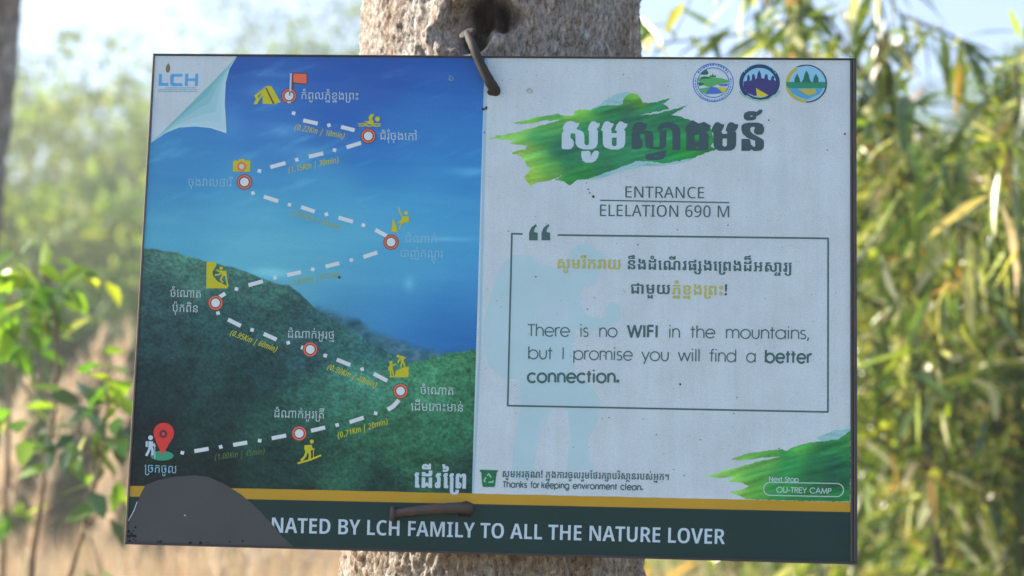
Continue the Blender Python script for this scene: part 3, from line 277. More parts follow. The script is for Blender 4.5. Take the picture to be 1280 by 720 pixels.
TEXTS = {
'កំពូលភ្នំខ្នងព្រះ': ('a', 95, 5023, '49,0,0;137,613,-29;74,594,0;117,1208,-26;79,1189,0;75,2066,0;209,2703,-26;137,2678,-29;50,2663,0;209,3303,-26;53,3258,0;220,3851,0;74,4130,0;139,4725,0'),
'ជំរុំចុងកៅ': ('a', 52, 3080, '56,0,0;137,599,-39;78,599,0;115,1045,-26;138,905,-29;54,880,0;115,1474,-26;53,1462,0;131,2055,0;237,2322,0'),
'ចុងវាលថារី': ('a', 35, 3778, '54,0,0;115,594,-26;53,582,0;296,1175,0;79,1739,0;270,2616,0;78,3468,0;110,3832,-29'),
'ដំណាក់': ('a', 95, 2522, '60,0,0;137,599,-39;266,594,0;49,2022,0;146,2635,-29'),
'បាញ់កណ្ដុរ': ('a', 47, 3746, '278,0,0;58,852,0;146,1781,-29;49,1749,0;64,2343,0;196,3280,-26;115,3258,-296;78,3513,0'),
'ចំណោត': ('a', 35, 2776, '54,0,0;137,583,-29;131,582,0;266,849,0;65,2276,0'),
'ប៉ុកពិន': ('a', 35, 2302, '70,0,0;141,589,-29;115,614,-26;49,604,0;74,1199,0;105,1811,-29;69,1793,0'),
'ដំណាក់អូរថ្ម': ('a', 95, 4047, '60,0,0;137,599,-39;266,594,0;49,2022,0;146,2635,-29;86,2616,0;117,3207,-26;78,3233,0;66,3514,0;216,4171,-26'),
'ដើមកោះមាន់': ('a', 31, 4332, '131,0,0;60,267,0;109,866,30;76,861,0;131,1466,0;236,1733,0;139,2584,0;288,2962,0;69,3823,0;146,4422,-29'),
'ដំណាក់អូរត្រី': ('a', 95, 4311, '60,0,0;137,599,-39;266,594,0;49,2022,0;146,2635,-29;86,2616,0;117,3207,-26;78,3233,0;220,3514,0;65,3794,0;109,4409,-29'),
'ច្រកចូល': ('a', 35, 2840, '220,0,0;54,280,0;49,862,0;54,1456,0;117,2050,-26;79,2039,0'),
'ដើរព្រៃ': ('c', 38, 2592, '131,0,0;60,317,0;109,916,30;78,1004,0;133,1404,0;220,1738,0;74,1994,0'),
'សូមរីករាយ': ('b', 87, 4116, '83,0,0;117,922,-26;76,932,0;78,1590,0;110,1954,-29;49,1941,0;292,2590,0;77,3244,0'),
'នឹងដំណើរផ្សងព្រេងដ៏អស្ចារ្យ': ('b', 88, 10387, '69,0,0;111,599,-29;53,648,0;60,1305,0;137,1904,-39;131,1953,0;64,2251,0;109,3165,-29;78,3480,0;73,3832,0;227,4496,0;53,4788,0;131,5445,0;220,5743,0;74,6007,0;53,6650,0;60,7307,0;154,7906,30;86,7956,0;302,8621,0;189,9827,0;78,9827,0;218,10179,0'),
'ជាមួយ': ('b', 53, 2472, '250,0,0;76,942,0;119,1556,-26;77,1600,0'),
'ភ្នំខ្នងព្រះ': ('b', 14, 3175, '75,0,0;209,637,-26;137,612,-29;50,647,0;209,1287,-26;53,1296,0;220,1953,0;74,2217,0;139,2860,0'),
'!': ('b', 56, 232, '4,0,0'),
'សូមអរគុណ! ក្នុងការចូលរួមថែរក្សាបរិស្ថានរបស់អ្នក។': ('b', 87, 19347, '83,0,0;117,922,-26;76,932,0;86,1590,0;78,2255,0;51,2607,0;115,3221,-26;64,3255,0;4,4485,0;49,5033,0;209,5673,-26;115,5673,-288;53,5682,0;236,6338,0;78,7267,0;54,7619,0;117,8213,-26;79,8270,0;78,9200,0;119,9646,-26;76,9551,0;132,10209,0;66,10506,0;78,11166,0;49,11518,0;334,12167,0;70,12733,0;78,13391,0;106,13755,-29;302,13743,0;206,14949,0;69,14949,0;78,15597,0;70,15949,0;83,16606,0;146,17502,-29;86,17538,0;209,18155,-26;49,18204,0;162,18853,0'),
'ENTRANCE': ('d', 86, 4383, '407,0,0;443,485,0;469,1157,0;460,1633,0;387,2181,0;443,2733,0;399,3405,0;407,3951,0'),
'ELELATION 690 M': ('d', 86, 7339, '407,0,0;437,485,0;407,939,0;437,1424,0;387,1878,0;469,2430,0;426,2905,0;448,3218,0;443,3893,0;25,4825,0;28,5331,0;19,5838,0;442,6604,0'),
'NATED BY LCH FAMILY TO ALL THE NATURE LOVER': ('e', 80, 22164, '443,0,0;387,716,0;469,1322,0;407,1829,0;404,2328,0;398,3244,0;490,3844,0;437,4647,0;399,5133,0;424,5705,0;418,6640,0;387,7118,0;442,7723,0;426,8584,0;437,8938,0;490,9424,0;469,10228,0;448,10735,0;387,11698,0;437,12304,0;437,12790,0;469,13537,0;424,14044,0;407,14720,0;443,15479,0;387,16195,0;469,16800,0;473,17308,0;460,17972,0;407,18557,0;437,19315,0;448,19802,0;483,20505,0;407,21085,0;460,21584,0'),
'(0.22Km | 10min)': ('f', 40, 6549, '11,0,0;19,313,0;17,753,0;21,1027,0;21,1468,0;435,1909,0;590,2375,0;37,3336,0;20,4003,0;19,4444,0;590,4885,0;573,5587,0;594,5807,0;12,6276,0'),
'(1.15Km | 30min)': ('f', 40, 6549, '11,0,0;20,313,0;17,753,0;20,1027,0;24,1468,0;435,1909,0;590,2375,0;37,3336,0;22,4003,0;19,4444,0;590,4885,0;573,5587,0;594,5807,0;12,6276,0'),
'(0.90Km | 40min)': ('f', 40, 6549, '11,0,0;19,313,0;17,753,0;28,1027,0;19,1468,0;435,1909,0;590,2375,0;37,3336,0;23,4003,0;19,4444,0;590,4885,0;573,5587,0;594,5807,0;12,6276,0'),
'(1.00Km | 45min)': ('f', 40, 6549, '11,0,0;20,313,0;17,753,0;19,1027,0;19,1468,0;435,1909,0;590,2375,0;37,3336,0;23,4003,0;24,4444,0;590,4885,0;573,5587,0;594,5807,0;12,6276,0'),
'(0.95Km | 60min)': ('f', 40, 6549, '11,0,0;19,313,0;17,753,0;28,1027,0;24,1468,0;435,1909,0;590,2375,0;37,3336,0;25,4003,0;19,4444,0;590,4885,0;573,5587,0;594,5807,0;12,6276,0'),
'(0.30Km | 40min)': ('f', 40, 6549, '11,0,0;19,313,0;17,753,0;22,1027,0;19,1468,0;435,1909,0;590,2375,0;37,3336,0;23,4003,0;19,4444,0;590,4885,0;573,5587,0;594,5807,0;12,6276,0'),
'(0.71Km | 20min)': ('f', 40, 6549, '11,0,0;19,313,0;17,753,0;26,1027,0;20,1468,0;435,1909,0;590,2375,0;37,3336,0;21,4003,0;19,4444,0;590,4885,0;573,5587,0;594,5807,0;12,6276,0'),
}

# ================================================================ THE SIGN BOARD
# The board is a plane seen a little from below and turned a little; its artwork is laid out in
# the units of a straight-on plan (columns / rows of the sheet) and mapped to metres on the board.
BW, BH = 0.9, 0.62847
CAMM = Matrix.Translation(cam.location) @ Euler(cam.rotation_euler).to_matrix().to_4x4()
BOARDM = CAMM @ Matrix.Translation((-0.02388537, -0.01599062, -2.13993887)) @ \
    (Matrix.Rotation(R(-0.94505194), 4, 'Z') @ Matrix.Rotation(R(-4.10957826), 4, 'Y') @ Matrix.Rotation(R(-8.14900228), 4, 'X'))
sign = empty('trail_sign', (0, 0, 0), 'rectangular trail map sign, blue mountain photo and white panel, spiked to the tree trunk', 'sign')
sign.matrix_world = BOARDM
BOARD = bpy.data.objects['trail_sign']

_src = [(193, 69), (1069, 75), (1071, 706), (158, 680)]
_dst = [(-BW / 2, BH / 2), (BW / 2, BH / 2), (BW / 2, -BH / 2), (-BW / 2, -BH / 2)]
_A = []
for (x, y), (u, v) in zip(_src, _dst):
    _A.append([x, y, 1, 0, 0, 0, -u * x, -u * y]); _A.append([0, 0, 0, x, y, 1, -v * x, -v * y])
_h = np.linalg.solve(np.array(_A, float), np.array([c for d in _dst for c in d]))
HM = np.append(_h, 1).reshape(3, 3)
def onboard(pts):
    """sheet plan coordinates -> metres on the board (u right, v up)"""
    P = np.asarray(pts, float).reshape(-1, 2); Q = np.c_[P, np.ones(len(P))] @ HM.T
    return Q[:, :2] / Q[:, 2:3]
LAYER = 0.00003
FACE = 0.0065                                    # board face above the plane of its middle

def s2l(c):
    c /= 255
    return c / 12.92 if c <= .04045 else ((c + .055) / 1.055) ** 2.4
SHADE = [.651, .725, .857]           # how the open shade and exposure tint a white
def ink(r, g, b, k=1.0):
    """ink colour whose look in open shade is (r, g, b)"""
    return tuple(min(.88, s2l(c) * k / s) for c, s in zip((r, g, b), SHADE))

def print_mat(name, col, grain=.10, rough=.42, blotch=.06, streak=0):
    m, nt, b = new_mat(name)
    tc = N(nt, 'ShaderNodeTexCoord')
    n1 = N(nt, 'ShaderNodeTexNoise', i_Scale=900, i_Detail=2); nt.links.new(tc.outputs['Object'], n1.inputs['Vector'])
    n2 = N(nt, 'ShaderNodeTexNoise', i_Scale=14, i_Detail=4, i_Roughness=.65); nt.links.new(tc.outputs['Object'], n2.inputs['Vector'])
    r1 = ramp(nt, n1.outputs['Fac'], [(.3, (1 - grain,) * 3), (.7, (1 + grain * .6,) * 3)])
    r2 = ramp(nt, n2.outputs['Fac'], [(.3, (1 - blotch,) * 3), (.7, (1 + blotch * .5,) * 3)])
    c = mix(nt, col, r1.outputs[0], 1.0, 'MULTIPLY'); c = mix(nt, c, r2.outputs[0], 1.0, 'MULTIPLY')
    if streak:      # dried rain runs and dust
        mp = N(nt, 'ShaderNodeMapping'); mp.inputs['Scale'].default_value = (55, 3.5, 1); nt.links.new(tc.outputs['Object'], mp.inputs[0])
        n3 = N(nt, 'ShaderNodeTexNoise', i_Scale=1, i_Detail=5, i_Roughness=.7); nt.links.new(mp.outputs[0], n3.inputs['Vector'])
        r3 = ramp(nt, n3.outputs['Fac'], [(.35, (1 - streak, 1 - streak, 1 - streak * 1.3)), (.6, (1.01, 1.01, 1.01))]); c = mix(nt, c, r3.outputs[0], 1.0, 'MULTIPLY')
        n4 = N(nt, 'ShaderNodeTexNoise', i_Scale=260, i_Detail=3, i_Roughness=.8); nt.links.new(tc.outputs['Object'], n4.inputs['Vector'])
        r4 = ramp(nt, n4.outputs['Fac'], [(.27, (.72, .70, .64)), (.36, (1, 1, 1))]); c = mix(nt, c, r4.outputs[0], 1.0, 'MULTIPLY')
    nt.links.new(c, b.inputs['Base Color']); b.inputs['Roughness'].default_value = rough
    b.inputs['Specular IOR Level'].default_value = .12
    return m

def fill(contours, rule='nonzero', eps=1e-5):
    """triangulate overlapping contours by winding number"""
    vs, es = [], []
    for c in contours:
        o = len(vs); vs += [Vector(p) for p in c]
        es += [(o + i, o + (i + 1) % len(c)) for i in range(len(c))]
    V, E_, Fc, *_ = delaunay_2d_cdt(vs, es, [], 0, eps)
    if not Fc: return [], []
    V2 = np.array([(v.x, v.y) for v in V]); T = np.array([f for f in Fc if len(f) == 3])
    C = V2[T].mean(1)
    wn_ = np.zeros(len(T), int)
    for c in contours:
        c = np.asarray(c, float); d = np.roll(c, -1, 0)
        for (x0, y0), (x1, y1) in zip(c, d):
            if y0 == y1: continue
            up = (C[:, 1] >= y0) & (C[:, 1] < y1); dn = (C[:, 1] >= y1) & (C[:, 1] < y0)
            sel = up | dn
            if not sel.any(): continue
            xx = x0 + (C[:, 1] - y0) * (x1 - x0) / (y1 - y0)
            wn_ += np.where(up & (xx > C[:, 0]), 1, 0) - np.where(dn & (xx > C[:, 0]), 1, 0)
    keep = (wn_ != 0) if rule == 'nonzero' else (wn_ % 2 != 0)
    T = T[keep]
    a = V2[T]
    area = (a[:, 1, 0] - a[:, 0, 0]) * (a[:, 2, 1] - a[:, 0, 1]) - (a[:, 1, 1] - a[:, 0, 1]) * (a[:, 2, 0] - a[:, 0, 0])
    T[area < 0] = T[area < 0][:, ::-1]
    return V2, T
def sheet(name, V2, T, mat, layer, parent=None, label=None):
    """a thin printed film on the board"""
    V2 = np.asarray(V2, float); P = onboard(V2)
    V = np.c_[P, np.full(len(P), FACE + LAYER * layer)]
    T = np.asarray(T)
    a = P[T]
    area = (a[:, 1, 0] - a[:, 0, 0]) * (a[:, 2, 1] - a[:, 0, 1]) - (a[:, 1, 1] - a[:, 0, 1]) * (a[:, 2, 0] - a[:, 0, 0])
    T = T.copy(); T[area < 0] = T[area < 0][:, ::-1]
    o = link(name, quads_mesh(name, V, T), mat, parent or BOARD)
    if label: o['label'] = label
    return o
def film(name, contours, mat, layer, parent=None, label=None, rule='evenodd'):
    V2, T = fill(contours, rule)
    return sheet(name, V2, T, mat, layer, parent, label)
def Z(ox, oy, s, pts): return [(ox + x / s, oy + y / s) for x, y in pts]
def circ(cx, cy, r, ry=None, n=28): ry = ry or r; return [(cx + r * math.cos(2 * math.pi * k / n), cy + ry * math.sin(2 * math.pi * k / n)) for k in range(n)]
def strokes(lines, w):
    """polylines -> overlapping counter-clockwise polygons"""
    out = []
    for L in lines:
        ww = w if not isinstance(L, tuple) else L[1]; L = L if not isinstance(L, tuple) else L[0]
        for i, ((x0, y0), (x1, y1)) in enumerate(zip(L, L[1:])):
            d = math.hypot(x1 - x0, y1 - y0)
            if d < 1e-6: continue
            nx, ny = -(y1 - y0) / d * ww / 2, (x1 - x0) / d * ww / 2
            out.append([(x0 - nx, y0 - ny), (x1 - nx, y1 - ny), (x1 + nx, y1 + ny), (x0 + nx, y0 + ny)])
            if i: out.append([(x0 + ww / 2 * math.cos(a * math.pi / 4 + .1), y0 + ww / 2 * math.sin(a * math.pi / 4 + .1)) for a in range(8)])
    return out


M = {}
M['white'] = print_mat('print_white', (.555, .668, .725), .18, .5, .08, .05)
M['darkgreen_text'] = print_mat('ink_dark_green', ink(58, 90, 98), .08)
M['title_dark'] = print_mat('ink_slate', ink(50, 76, 88), .08)
M['banner'] = print_mat('print_banner_green', ink(24, 50, 53), .10, .35)
M['gold'] = print_mat('print_gold', ink(152, 128, 44), .10)
M['label'] = print_mat('ink_pale_label', ink(152, 180, 198), .10)
M['faint'] = print_mat('ink_faint_label', ink(116, 166, 198), .10)
M['title_white'] = print_mat('ink_white', ink(152, 180, 206), .08)
M['trail'] = print_mat('ink_trail_white', ink(172, 192, 210), .06)
M['yellow'] = print_mat('ink_icon_yellow', ink(158, 165, 40), .10)
M['yellowdim'] = print_mat('ink_yellow_small', ink(156, 168, 46), .10)
M['yellowfaint'] = print_mat('ink_yellow_faded', ink(122, 156, 104), .10)
M['olive'] = print_mat('ink_olive_small', ink(66, 104, 60), .10)
M['khmer_yellow'] = print_mat('ink_mustard', ink(150, 158, 95), .10)
M['orange'] = print_mat('ink_orange', ink(190, 98, 78), .08)
M['brown'] = print_mat('ink_brown', ink(88, 62, 72), .08)
M['red'] = print_mat('ink_red', ink(178, 55, 55), .08)
M['pin_dark'] = print_mat('ink_pin_dark', ink(72, 48, 52), .08)
M['pin_green'] = print_mat('ink_pin_green', ink(48, 132, 112), .08)
M['bin'] = print_mat('ink_bin_green', ink(28, 98, 72), .08)
M['binlight'] = print_mat('ink_bin_mint', ink(110, 175, 150), .08)
M['lch'] = print_mat('ink_logo_blue', ink(72, 142, 205), .08)
M['lchsub'] = print_mat('ink_logo_teal', ink(105, 150, 178), .08)
M['seed'] = print_mat('ink_seed', ink(105, 98, 85), .08)
M['hiker'] = print_mat('ink_hiker_blue', ink(145, 180, 202), .08)
M['hiker2'] = print_mat('ink_hiker_blue_light', ink(149, 181, 204), .08)
M['patch'] = print_mat('bare_patch_grey', ink(60, 67, 74), .06, .6, .08)
M['chip'] = print_mat('chipped_black', (.012, .012, .014), .2, .6)
M['rust'] = print_mat('rust_stain', (.075, .035, .025), .3, .8)
M['speck'] = print_mat('dirt_speck', (.16, .15, .13), .3, .8)
M['dent'] = print_mat('screw_dent', (.42, .44, .42), .2, .5)

# ---- the metal body
def metal_mat(name, col, rough=.45, metal=.6, rust=.3):
    m, nt, b = new_mat(name)
    tc = N(nt, 'ShaderNodeTexCoord')
    n1 = N(nt, 'ShaderNodeTexNoise', i_Scale=60, i_Detail=6, i_Roughness=.7); nt.links.new(tc.outputs['Object'], n1.inputs['Vector'])
    r1 = ramp(nt, n1.outputs['Fac'], [(.45, (0, 0, 0)), (.72, (1, 1, 1))])
    ma = N(nt, 'ShaderNodeMath', operation='MULTIPLY', i_1=rust); nt.links.new(r1.outputs[0], ma.inputs[0])
    c = mix(nt, col, (.12, .05, .025), ma.outputs[0]); nt.links.new(c, b.inputs['Base Color'])
    b.inputs['Roughness'].default_value = rough; b.inputs['Metallic'].default_value = metal
    bp = N(nt, 'ShaderNodeBump', i_Strength=.3, i_Distance=.001); nt.links.new(n1.outputs['Fac'], bp.inputs['Height'])
    nt.links.new(bp.outputs[0], b.inputs['Normal'])
    return m
M['frame'] = metal_mat('frame_dark_metal', (.035, .037, .042), .42, .3)
M['frame_rust'] = metal_mat('frame_brown_metal', (.14, .10, .08), .5, .3, .6)
M['spike'] = metal_mat('spike_metal', (.010, .008, .007), .75, .0, .10)
M['spike2'] = metal_mat('spike_painted', (.035, .028, .03), .5, .0, .45)

def slab(name, q, z0, z1, mat, bevel=.0008):
    """prism on the board with plan quad q"""
    P = onboard(q)[::-1]
    n = len(P); vs = [(x, y, z0) for x, y in P] + [(x, y, z1) for x, y in P]
    fs = [tuple(range(n))[::-1] if False else tuple(range(n)), tuple(range(n, 2 * n))]
    fs = [tuple(reversed(range(n))), tuple(range(n, 2 * n))] + [(i, (i + 1) % n, n + (i + 1) % n, n + i) for i in range(n)]
    bm = bmesh.new(); V = [bm.verts.new(v) for v in vs]
    for f in fs: bm.faces.new([V[i] for i in f])
    bmesh.ops.recalc_face_normals(bm, faces=bm.faces)
    if bevel: bmesh.ops.bevel(bm, geom=list(bm.edges), offset=bevel, segments=1, affect='EDGES')
    me = bpy.data.meshes.new(name); bm.to_mesh(me); bm.free()
    return link(name, me, mat, BOARD)
slab('backing_panel', [(193.6, 69.6), (1068.5, 75.6), (1070.5, 705.4), (158.6, 679.4)], -.006, FACE, M['frame'])
slab('frame_bar', [(193, 69), (1069, 75), (1069, 76.7), (193, 71)], -.0075, FACE + .0022, M['frame'], .0005)
slab('frame_bar', [(193, 71.3), (195, 71.3), (160.6, 677.5), (158.1, 677.5)], -.0075, FACE + .0022, M['frame_rust'], .0005)
slab('frame_bar', [(158, 677.8), (1071, 702.8), (1071, 706), (158, 680)], -.0075, FACE + .0022, M['frame'], .0005)
slab('frame_bar', [(1065.4, 77), (1069, 77), (1071, 702.4), (1067.0, 702.4)], -.0075, FACE + .0030, M['frame'], .0006)
slab('frame_bar', [(1061.4, 77), (1064.6, 77), (1066.0, 702.4), (1062.8, 702.4)], -.001, FACE + .0022, M['frame'], .0006)

# ---- white sheet, photo of sky and sea, hills
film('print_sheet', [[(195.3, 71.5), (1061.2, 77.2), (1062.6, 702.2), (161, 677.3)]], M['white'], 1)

def vnoise(x, y, seed=0):
    xi, yi = np.floor(x).astype(np.int64), np.floor(y).astype(np.int64); fx, fy = x - xi, y - yi
    fx = fx * fx * (3 - 2 * fx); fy = fy * fy * (3 - 2 * fy)
    def hsh(a, b_):
        n = (a * 374761393 + b_ * 668265263 + seed * 1442695041) & 0x7fffffff; n = ((n ^ (n >> 13)) * 1274126177) & 0x7fffffff
        return ((n ^ (n >> 16)) & 0xffff) / 65535.0
    return (hsh(xi, yi) * (1 - fx) + hsh(xi + 1, yi) * fx) * (1 - fy) + (hsh(xi, yi + 1) * (1 - fx) + hsh(xi + 1, yi + 1) * fx) * fy
def fbm(x, y, seed=0, o=4):
    t_ = np.zeros_like(x); a = .5
    for i in range(o): t_ += a * vnoise(x * 2 ** i, y * 2 ** i, seed + i); a *= .5
    return t_ / (1 - .5 ** o)
def blend(x, y, ctrl, sg=55.0):
    """smooth interpolation of colours given at a few places of the picture"""
    C = np.array(ctrl, float); w = np.exp(-(((x[:, None] - C[:, 0]) ** 2 + (y[:, None] - C[:, 1]) ** 2) / (2 * sg * sg))) + 1e-9
    return (w[:, :, None] * C[None, :, 2:]).sum(1) / w.sum(1)[:, None]
SKYC = [(300, 80, 38, 74, 158), (450, 80, 36, 78, 165), (590, 80, 30, 80, 168), (310, 130, 45, 105, 188), (420, 140, 42, 92, 178), (590, 150, 38, 105, 188), (230, 190, 52, 120, 188), (330, 180, 50, 112, 188),
        (480, 190, 40, 105, 188), (590, 220, 48, 125, 198), (200, 220, 58, 130, 190), (300, 230, 66, 145, 200), (400, 240, 62, 140, 198), (500, 250, 60, 145, 205), (590, 290, 62, 145, 205), (200, 290, 72, 150, 195),
        (320, 300, 84, 162, 202), (430, 300, 80, 160, 205), (520, 330, 72, 152, 205), (590, 340, 60, 140, 202), (400, 350, 84, 160, 200), (470, 350, 74, 152, 202), (590, 385, 42, 116, 190), (480, 390, 48, 120, 190),
        (540, 425, 34, 102, 180), (590, 430, 32, 92, 168), (430, 400, 50, 115, 170)]
HILLC = [(190, 325, 56, 92, 98), (240, 335, 60, 102, 102), (300, 350, 52, 92, 98), (350, 368, 50, 92, 98), (380, 385, 40, 76, 92), (200, 370, 40, 72, 82), (280, 400, 34, 70, 80), (350, 410, 40, 78, 86), (420, 425, 42, 86, 96),
         (470, 440, 46, 96, 112), (200, 420, 32, 62, 74), (200, 480, 22, 46, 56), (260, 460, 28, 60, 68), (330, 470, 26, 58, 68), (390, 455, 34, 68, 82), (300, 500, 24, 52, 60), (190, 540, 19, 36, 44), (190, 595, 18, 34, 40), (260, 540, 24, 52, 58),
         (260, 590, 18, 36, 42), (330, 530, 32, 74, 74), (380, 503, 36, 78, 78), (425, 484, 56, 114, 112), (455, 480, 62, 122, 118), (400, 492, 46, 96, 94), (490, 476, 56, 116, 104), (540, 460, 56, 118, 98), (580, 450, 52, 108, 84), (540, 490, 60, 122, 104),
         (590, 500, 44, 100, 82), (440, 520, 44, 98, 86), (500, 530, 44, 96, 82), (560, 540, 42, 100, 84), (400, 560, 30, 66, 64), (350, 575, 22, 50, 54), (340, 600, 22, 52, 54), (440, 580, 36, 84, 74), (480, 600, 24, 56, 58), (540, 590, 38, 84, 72), (580, 600, 26, 60, 60), (500, 565, 40, 92, 78)]
def landscape():
    TL, TR, BR, BL = [np.array(c) for c in ((195.3, 71.5), (606, 74.2), (590.5, 617.5), (163.8, 607.5))]
    nu, nv = 340, 420; u, v = np.meshgrid(np.linspace(0, 1, nu), np.linspace(0, 1, nv)); u = u.ravel()[:, None]; v = v.ravel()[:, None]
    P = (TL * (1 - u) + TR * u) * (1 - v) + (BL * (1 - u) + BR * u) * v; x, y = P[:, 0].copy(), P[:, 1].copy()
    sky = blend(x, y, SKYC, 34)
    sky *= np.array([.97, .985, .955])
    st = fbm(x / 95 + y / 300, y / 13 - x / 160, 3, 5); wis = fbm(x / 42 + 3, (y + x * .32) / 11, 9, 5)
    upper = np.clip((330 - y) / 120, 0, 1)[:, None]; lower = 1 - upper
    sky += ((st - .5) * 24)[:, None] * np.array([.8, .8, .45]) * (upper * .7 + lower * .75)
    sky += (np.clip(wis - .60, 0, 1) * 80)[:, None] * np.array([.7, .85, .5]) * upper
    for cx, cy, rx, ry, k in ((512, 356, 6, 9, 26), (340, 342, 22, 6, 30), (330, 115, 24, 8, 26), (345, 95, 30, 5, 22), (290, 150, 16, 22, 14), (360, 165, 26, 9, 18), (585, 215, 22, 5, 22), (560, 300, 40, 3, 18), (370, 190, 40, 7, 14)):
        sky += (np.exp(-((x - cx) / rx) ** 2 - ((y - cy) / ry) ** 2) * k * (.5 + wis))[:, None] * np.array([.9, 1, .7])
    hill = blend(x, y, HILLC, 17)
    hill *= np.array([.96, 1.02, .96])
    n1 = fbm(x / 30, y / 17, 21, 5); n2 = fbm(x / 9, y / 6, 31, 4); n3 = .6 * vnoise(x / 2.6, y / 2.0, 41) + .4 * vnoise(x / 1.4, y / 1.4, 43)
    dark = np.clip(n1 - .52, 0, 1) * 2.2
    hill *= (1 + (n1 - .5) * .34 + (n2 - .5) * .34 + (n3 - .5) * .62)[:, None]
    hill *= (1 - dark * np.clip((y - 480) / 80, 0, 1) * .45)[:, None]
    j = (fbm(x / 8, y / 50, 51, 3) - .5) * 3.5
    def above(pts, soft):
        px, py = zip(*pts); return np.clip((y - np.interp(x, px, py) - j) / soft + .5, 0, 1)[:, None]
    m1 = above([(160, 309), (179, 311), (200, 313), (225, 318), (255, 327), (290, 335), (310, 341), (328, 349), (345, 354), (362, 358), (375, 367), (390, 381), (400, 390), (420, 402), (445, 416), (470, 432), (500, 449), (520, 462), (610, 520)], 2.0)
    m2 = above([(160, 900), (395, 900), (396, 385), (418, 392), (450, 402), (468, 416), (500, 426), (530, 437), (560, 442), (575, 441), (610, 436)], 9.0)
    m3 = above([(160, 900), (440, 900), (441, 478), (470, 468), (495, 459), (520, 453), (550, 445), (575, 440), (610, 436)], 3.5)
    cape = np.array([50, 98, 124.]) + (n2 - .5)[:, None] * 60
    g = np.exp(-((x - 455) / 14) ** 2 - ((y - 402) / 8) ** 2)[:, None]; cape = cape * (1 - .35 * g)
    col = sky * (1 - m2) + cape * m2; mh = np.maximum(m1, m3); col = col * (1 - mh) + hill * mh
    edge = np.exp(-((y - np.interp(x, [160, 225, 300, 345, 390], [309, 318, 338, 354, 381]) - 4) / 4) ** 2)[:, None] * mh * (x < 400)[:, None]; col += edge * np.array([10, 16, 8.]) * (n2[:, None] + .2)
    col = np.clip(col, 4, 250) / 255; lin = np.where(col <= .04045, col / 12.92, ((col + .055) / 1.055) ** 2.4) / np.array(SHADE)
    I = np.arange(nv - 1)[:, None] * nu + np.arange(nu - 1)[None]; F = np.stack([I, I + nu, I + nu + 1, I + 1], -1).reshape(-1, 4)
    Q = onboard(P); me = quads_mesh('landscape_picture', np.c_[Q, np.full(len(Q), FACE + LAYER * 2)], F)
    at = me.color_attributes.new('print', 'FLOAT_COLOR', 'POINT'); at.data.foreach_set('color', np.c_[np.clip(lin, 0, .9), np.ones(len(lin))].astype(np.float32).ravel())
    link('landscape_picture', me, vc_mat('printed_photograph', .10), BOARD)
def vc_mat(name, grain):
    m, nt, b = new_mat(name); tc = N(nt, 'ShaderNodeTexCoord'); at = N(nt, 'ShaderNodeAttribute', attribute_name='print')
    n3 = N(nt, 'ShaderNodeTexNoise', i_Scale=750, i_Detail=2); nt.links.new(tc.outputs['Object'], n3.inputs['Vector'])
    s3 = ramp(nt, n3.outputs['Fac'], [(.3, (1 - grain,) * 3), (.7, (1 + grain,) * 3)])
    nt.links.new(mix(nt, at.outputs['Color'], s3.outputs[0], 1.0, 'MULTIPLY'), b.inputs['Base Color']); b.inputs['Roughness'].default_value = .42
    b.inputs['Specular IOR Level'].default_value = .12
    return m
landscape()
film('panel_edge', [[(606, 74.2), (610, 74.3), (601.5, 445), (593, 618), (590.4, 618), (598.4, 445)]], print_mat('print_edge_cyan', ink(128, 168, 196), .08), 3)
def rough(pts, amp=1.2, step=5, seed=0):
    out = []
    for i, (a, b_) in enumerate(zip(pts, pts[1:])):
        d = math.hypot(b_[0] - a[0], b_[1] - a[1]); n = max(1, int(d / step))
        for k in range(n):
            t = k / n; x = a[0] + (b_[0] - a[0]) * t; y = a[1] + (b_[1] - a[1]) * t
            q = noise.noise(Vector((x * .35, y * .35, seed))) * amp + noise.noise(Vector((x * .11, y * .11, seed + 4))) * amp
            out.append((x, y + q))
    return out + [pts[-1]]
film('gold_stripe', [rough([(163.8, 607), (590, 617), (1062.3, 628)], .4, 12, 3) + [(1062.4, 640.5), (590, 630), (163, 620.5)]], M['gold'], 6)
film('banner', [[(163, 620.3), (590, 629.8), (1062.4, 640.3), (1062.6, 702.2), (161, 677.3)]], M['banner'], 5.5)

# ---- turned-up page corner, logo
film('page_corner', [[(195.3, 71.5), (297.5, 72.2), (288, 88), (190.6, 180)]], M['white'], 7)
_fold = [(297.5, 72.2), (276, 95), (250, 121), (222, 149), (190.6, 180)]
_curve = [(297.5, 72.2), (288, 88), (283.5, 105), (282.2, 130), (284.5, 168), (265, 161.5), (245, 159.5), (225, 161), (208, 168), (190.6, 180)]
_fd = [_fold[0]] + [tuple(np.interp(t, [0, .25, .5, .75, 1], [p[k] for p in _fold]) for k in (0, 1)) for t in np.linspace(.06, .94, 8)] + [_fold[-1]]
_cols = [(96, 160, 178), (112, 168, 188), (126, 176, 196), (138, 182, 204), (146, 186, 210), (156, 196, 216)]
for i in range(6):
    t0, t1 = [0, .12, .28, .5, .75, .955, 1][i:i + 2]
    a = [(f[0] + (c[0] - f[0]) * t0, f[1] + (c[1] - f[1]) * t0) for f, c in zip(_fd, _curve)]
    b_ = [(f[0] + (c[0] - f[0]) * t1, f[1] + (c[1] - f[1]) * t1) for f, c in zip(_fd, _curve)]
    film('page_curl', [a + b_[::-1][1:-1]], print_mat('print_curl', ink(*_cols[i]), .08), 8)
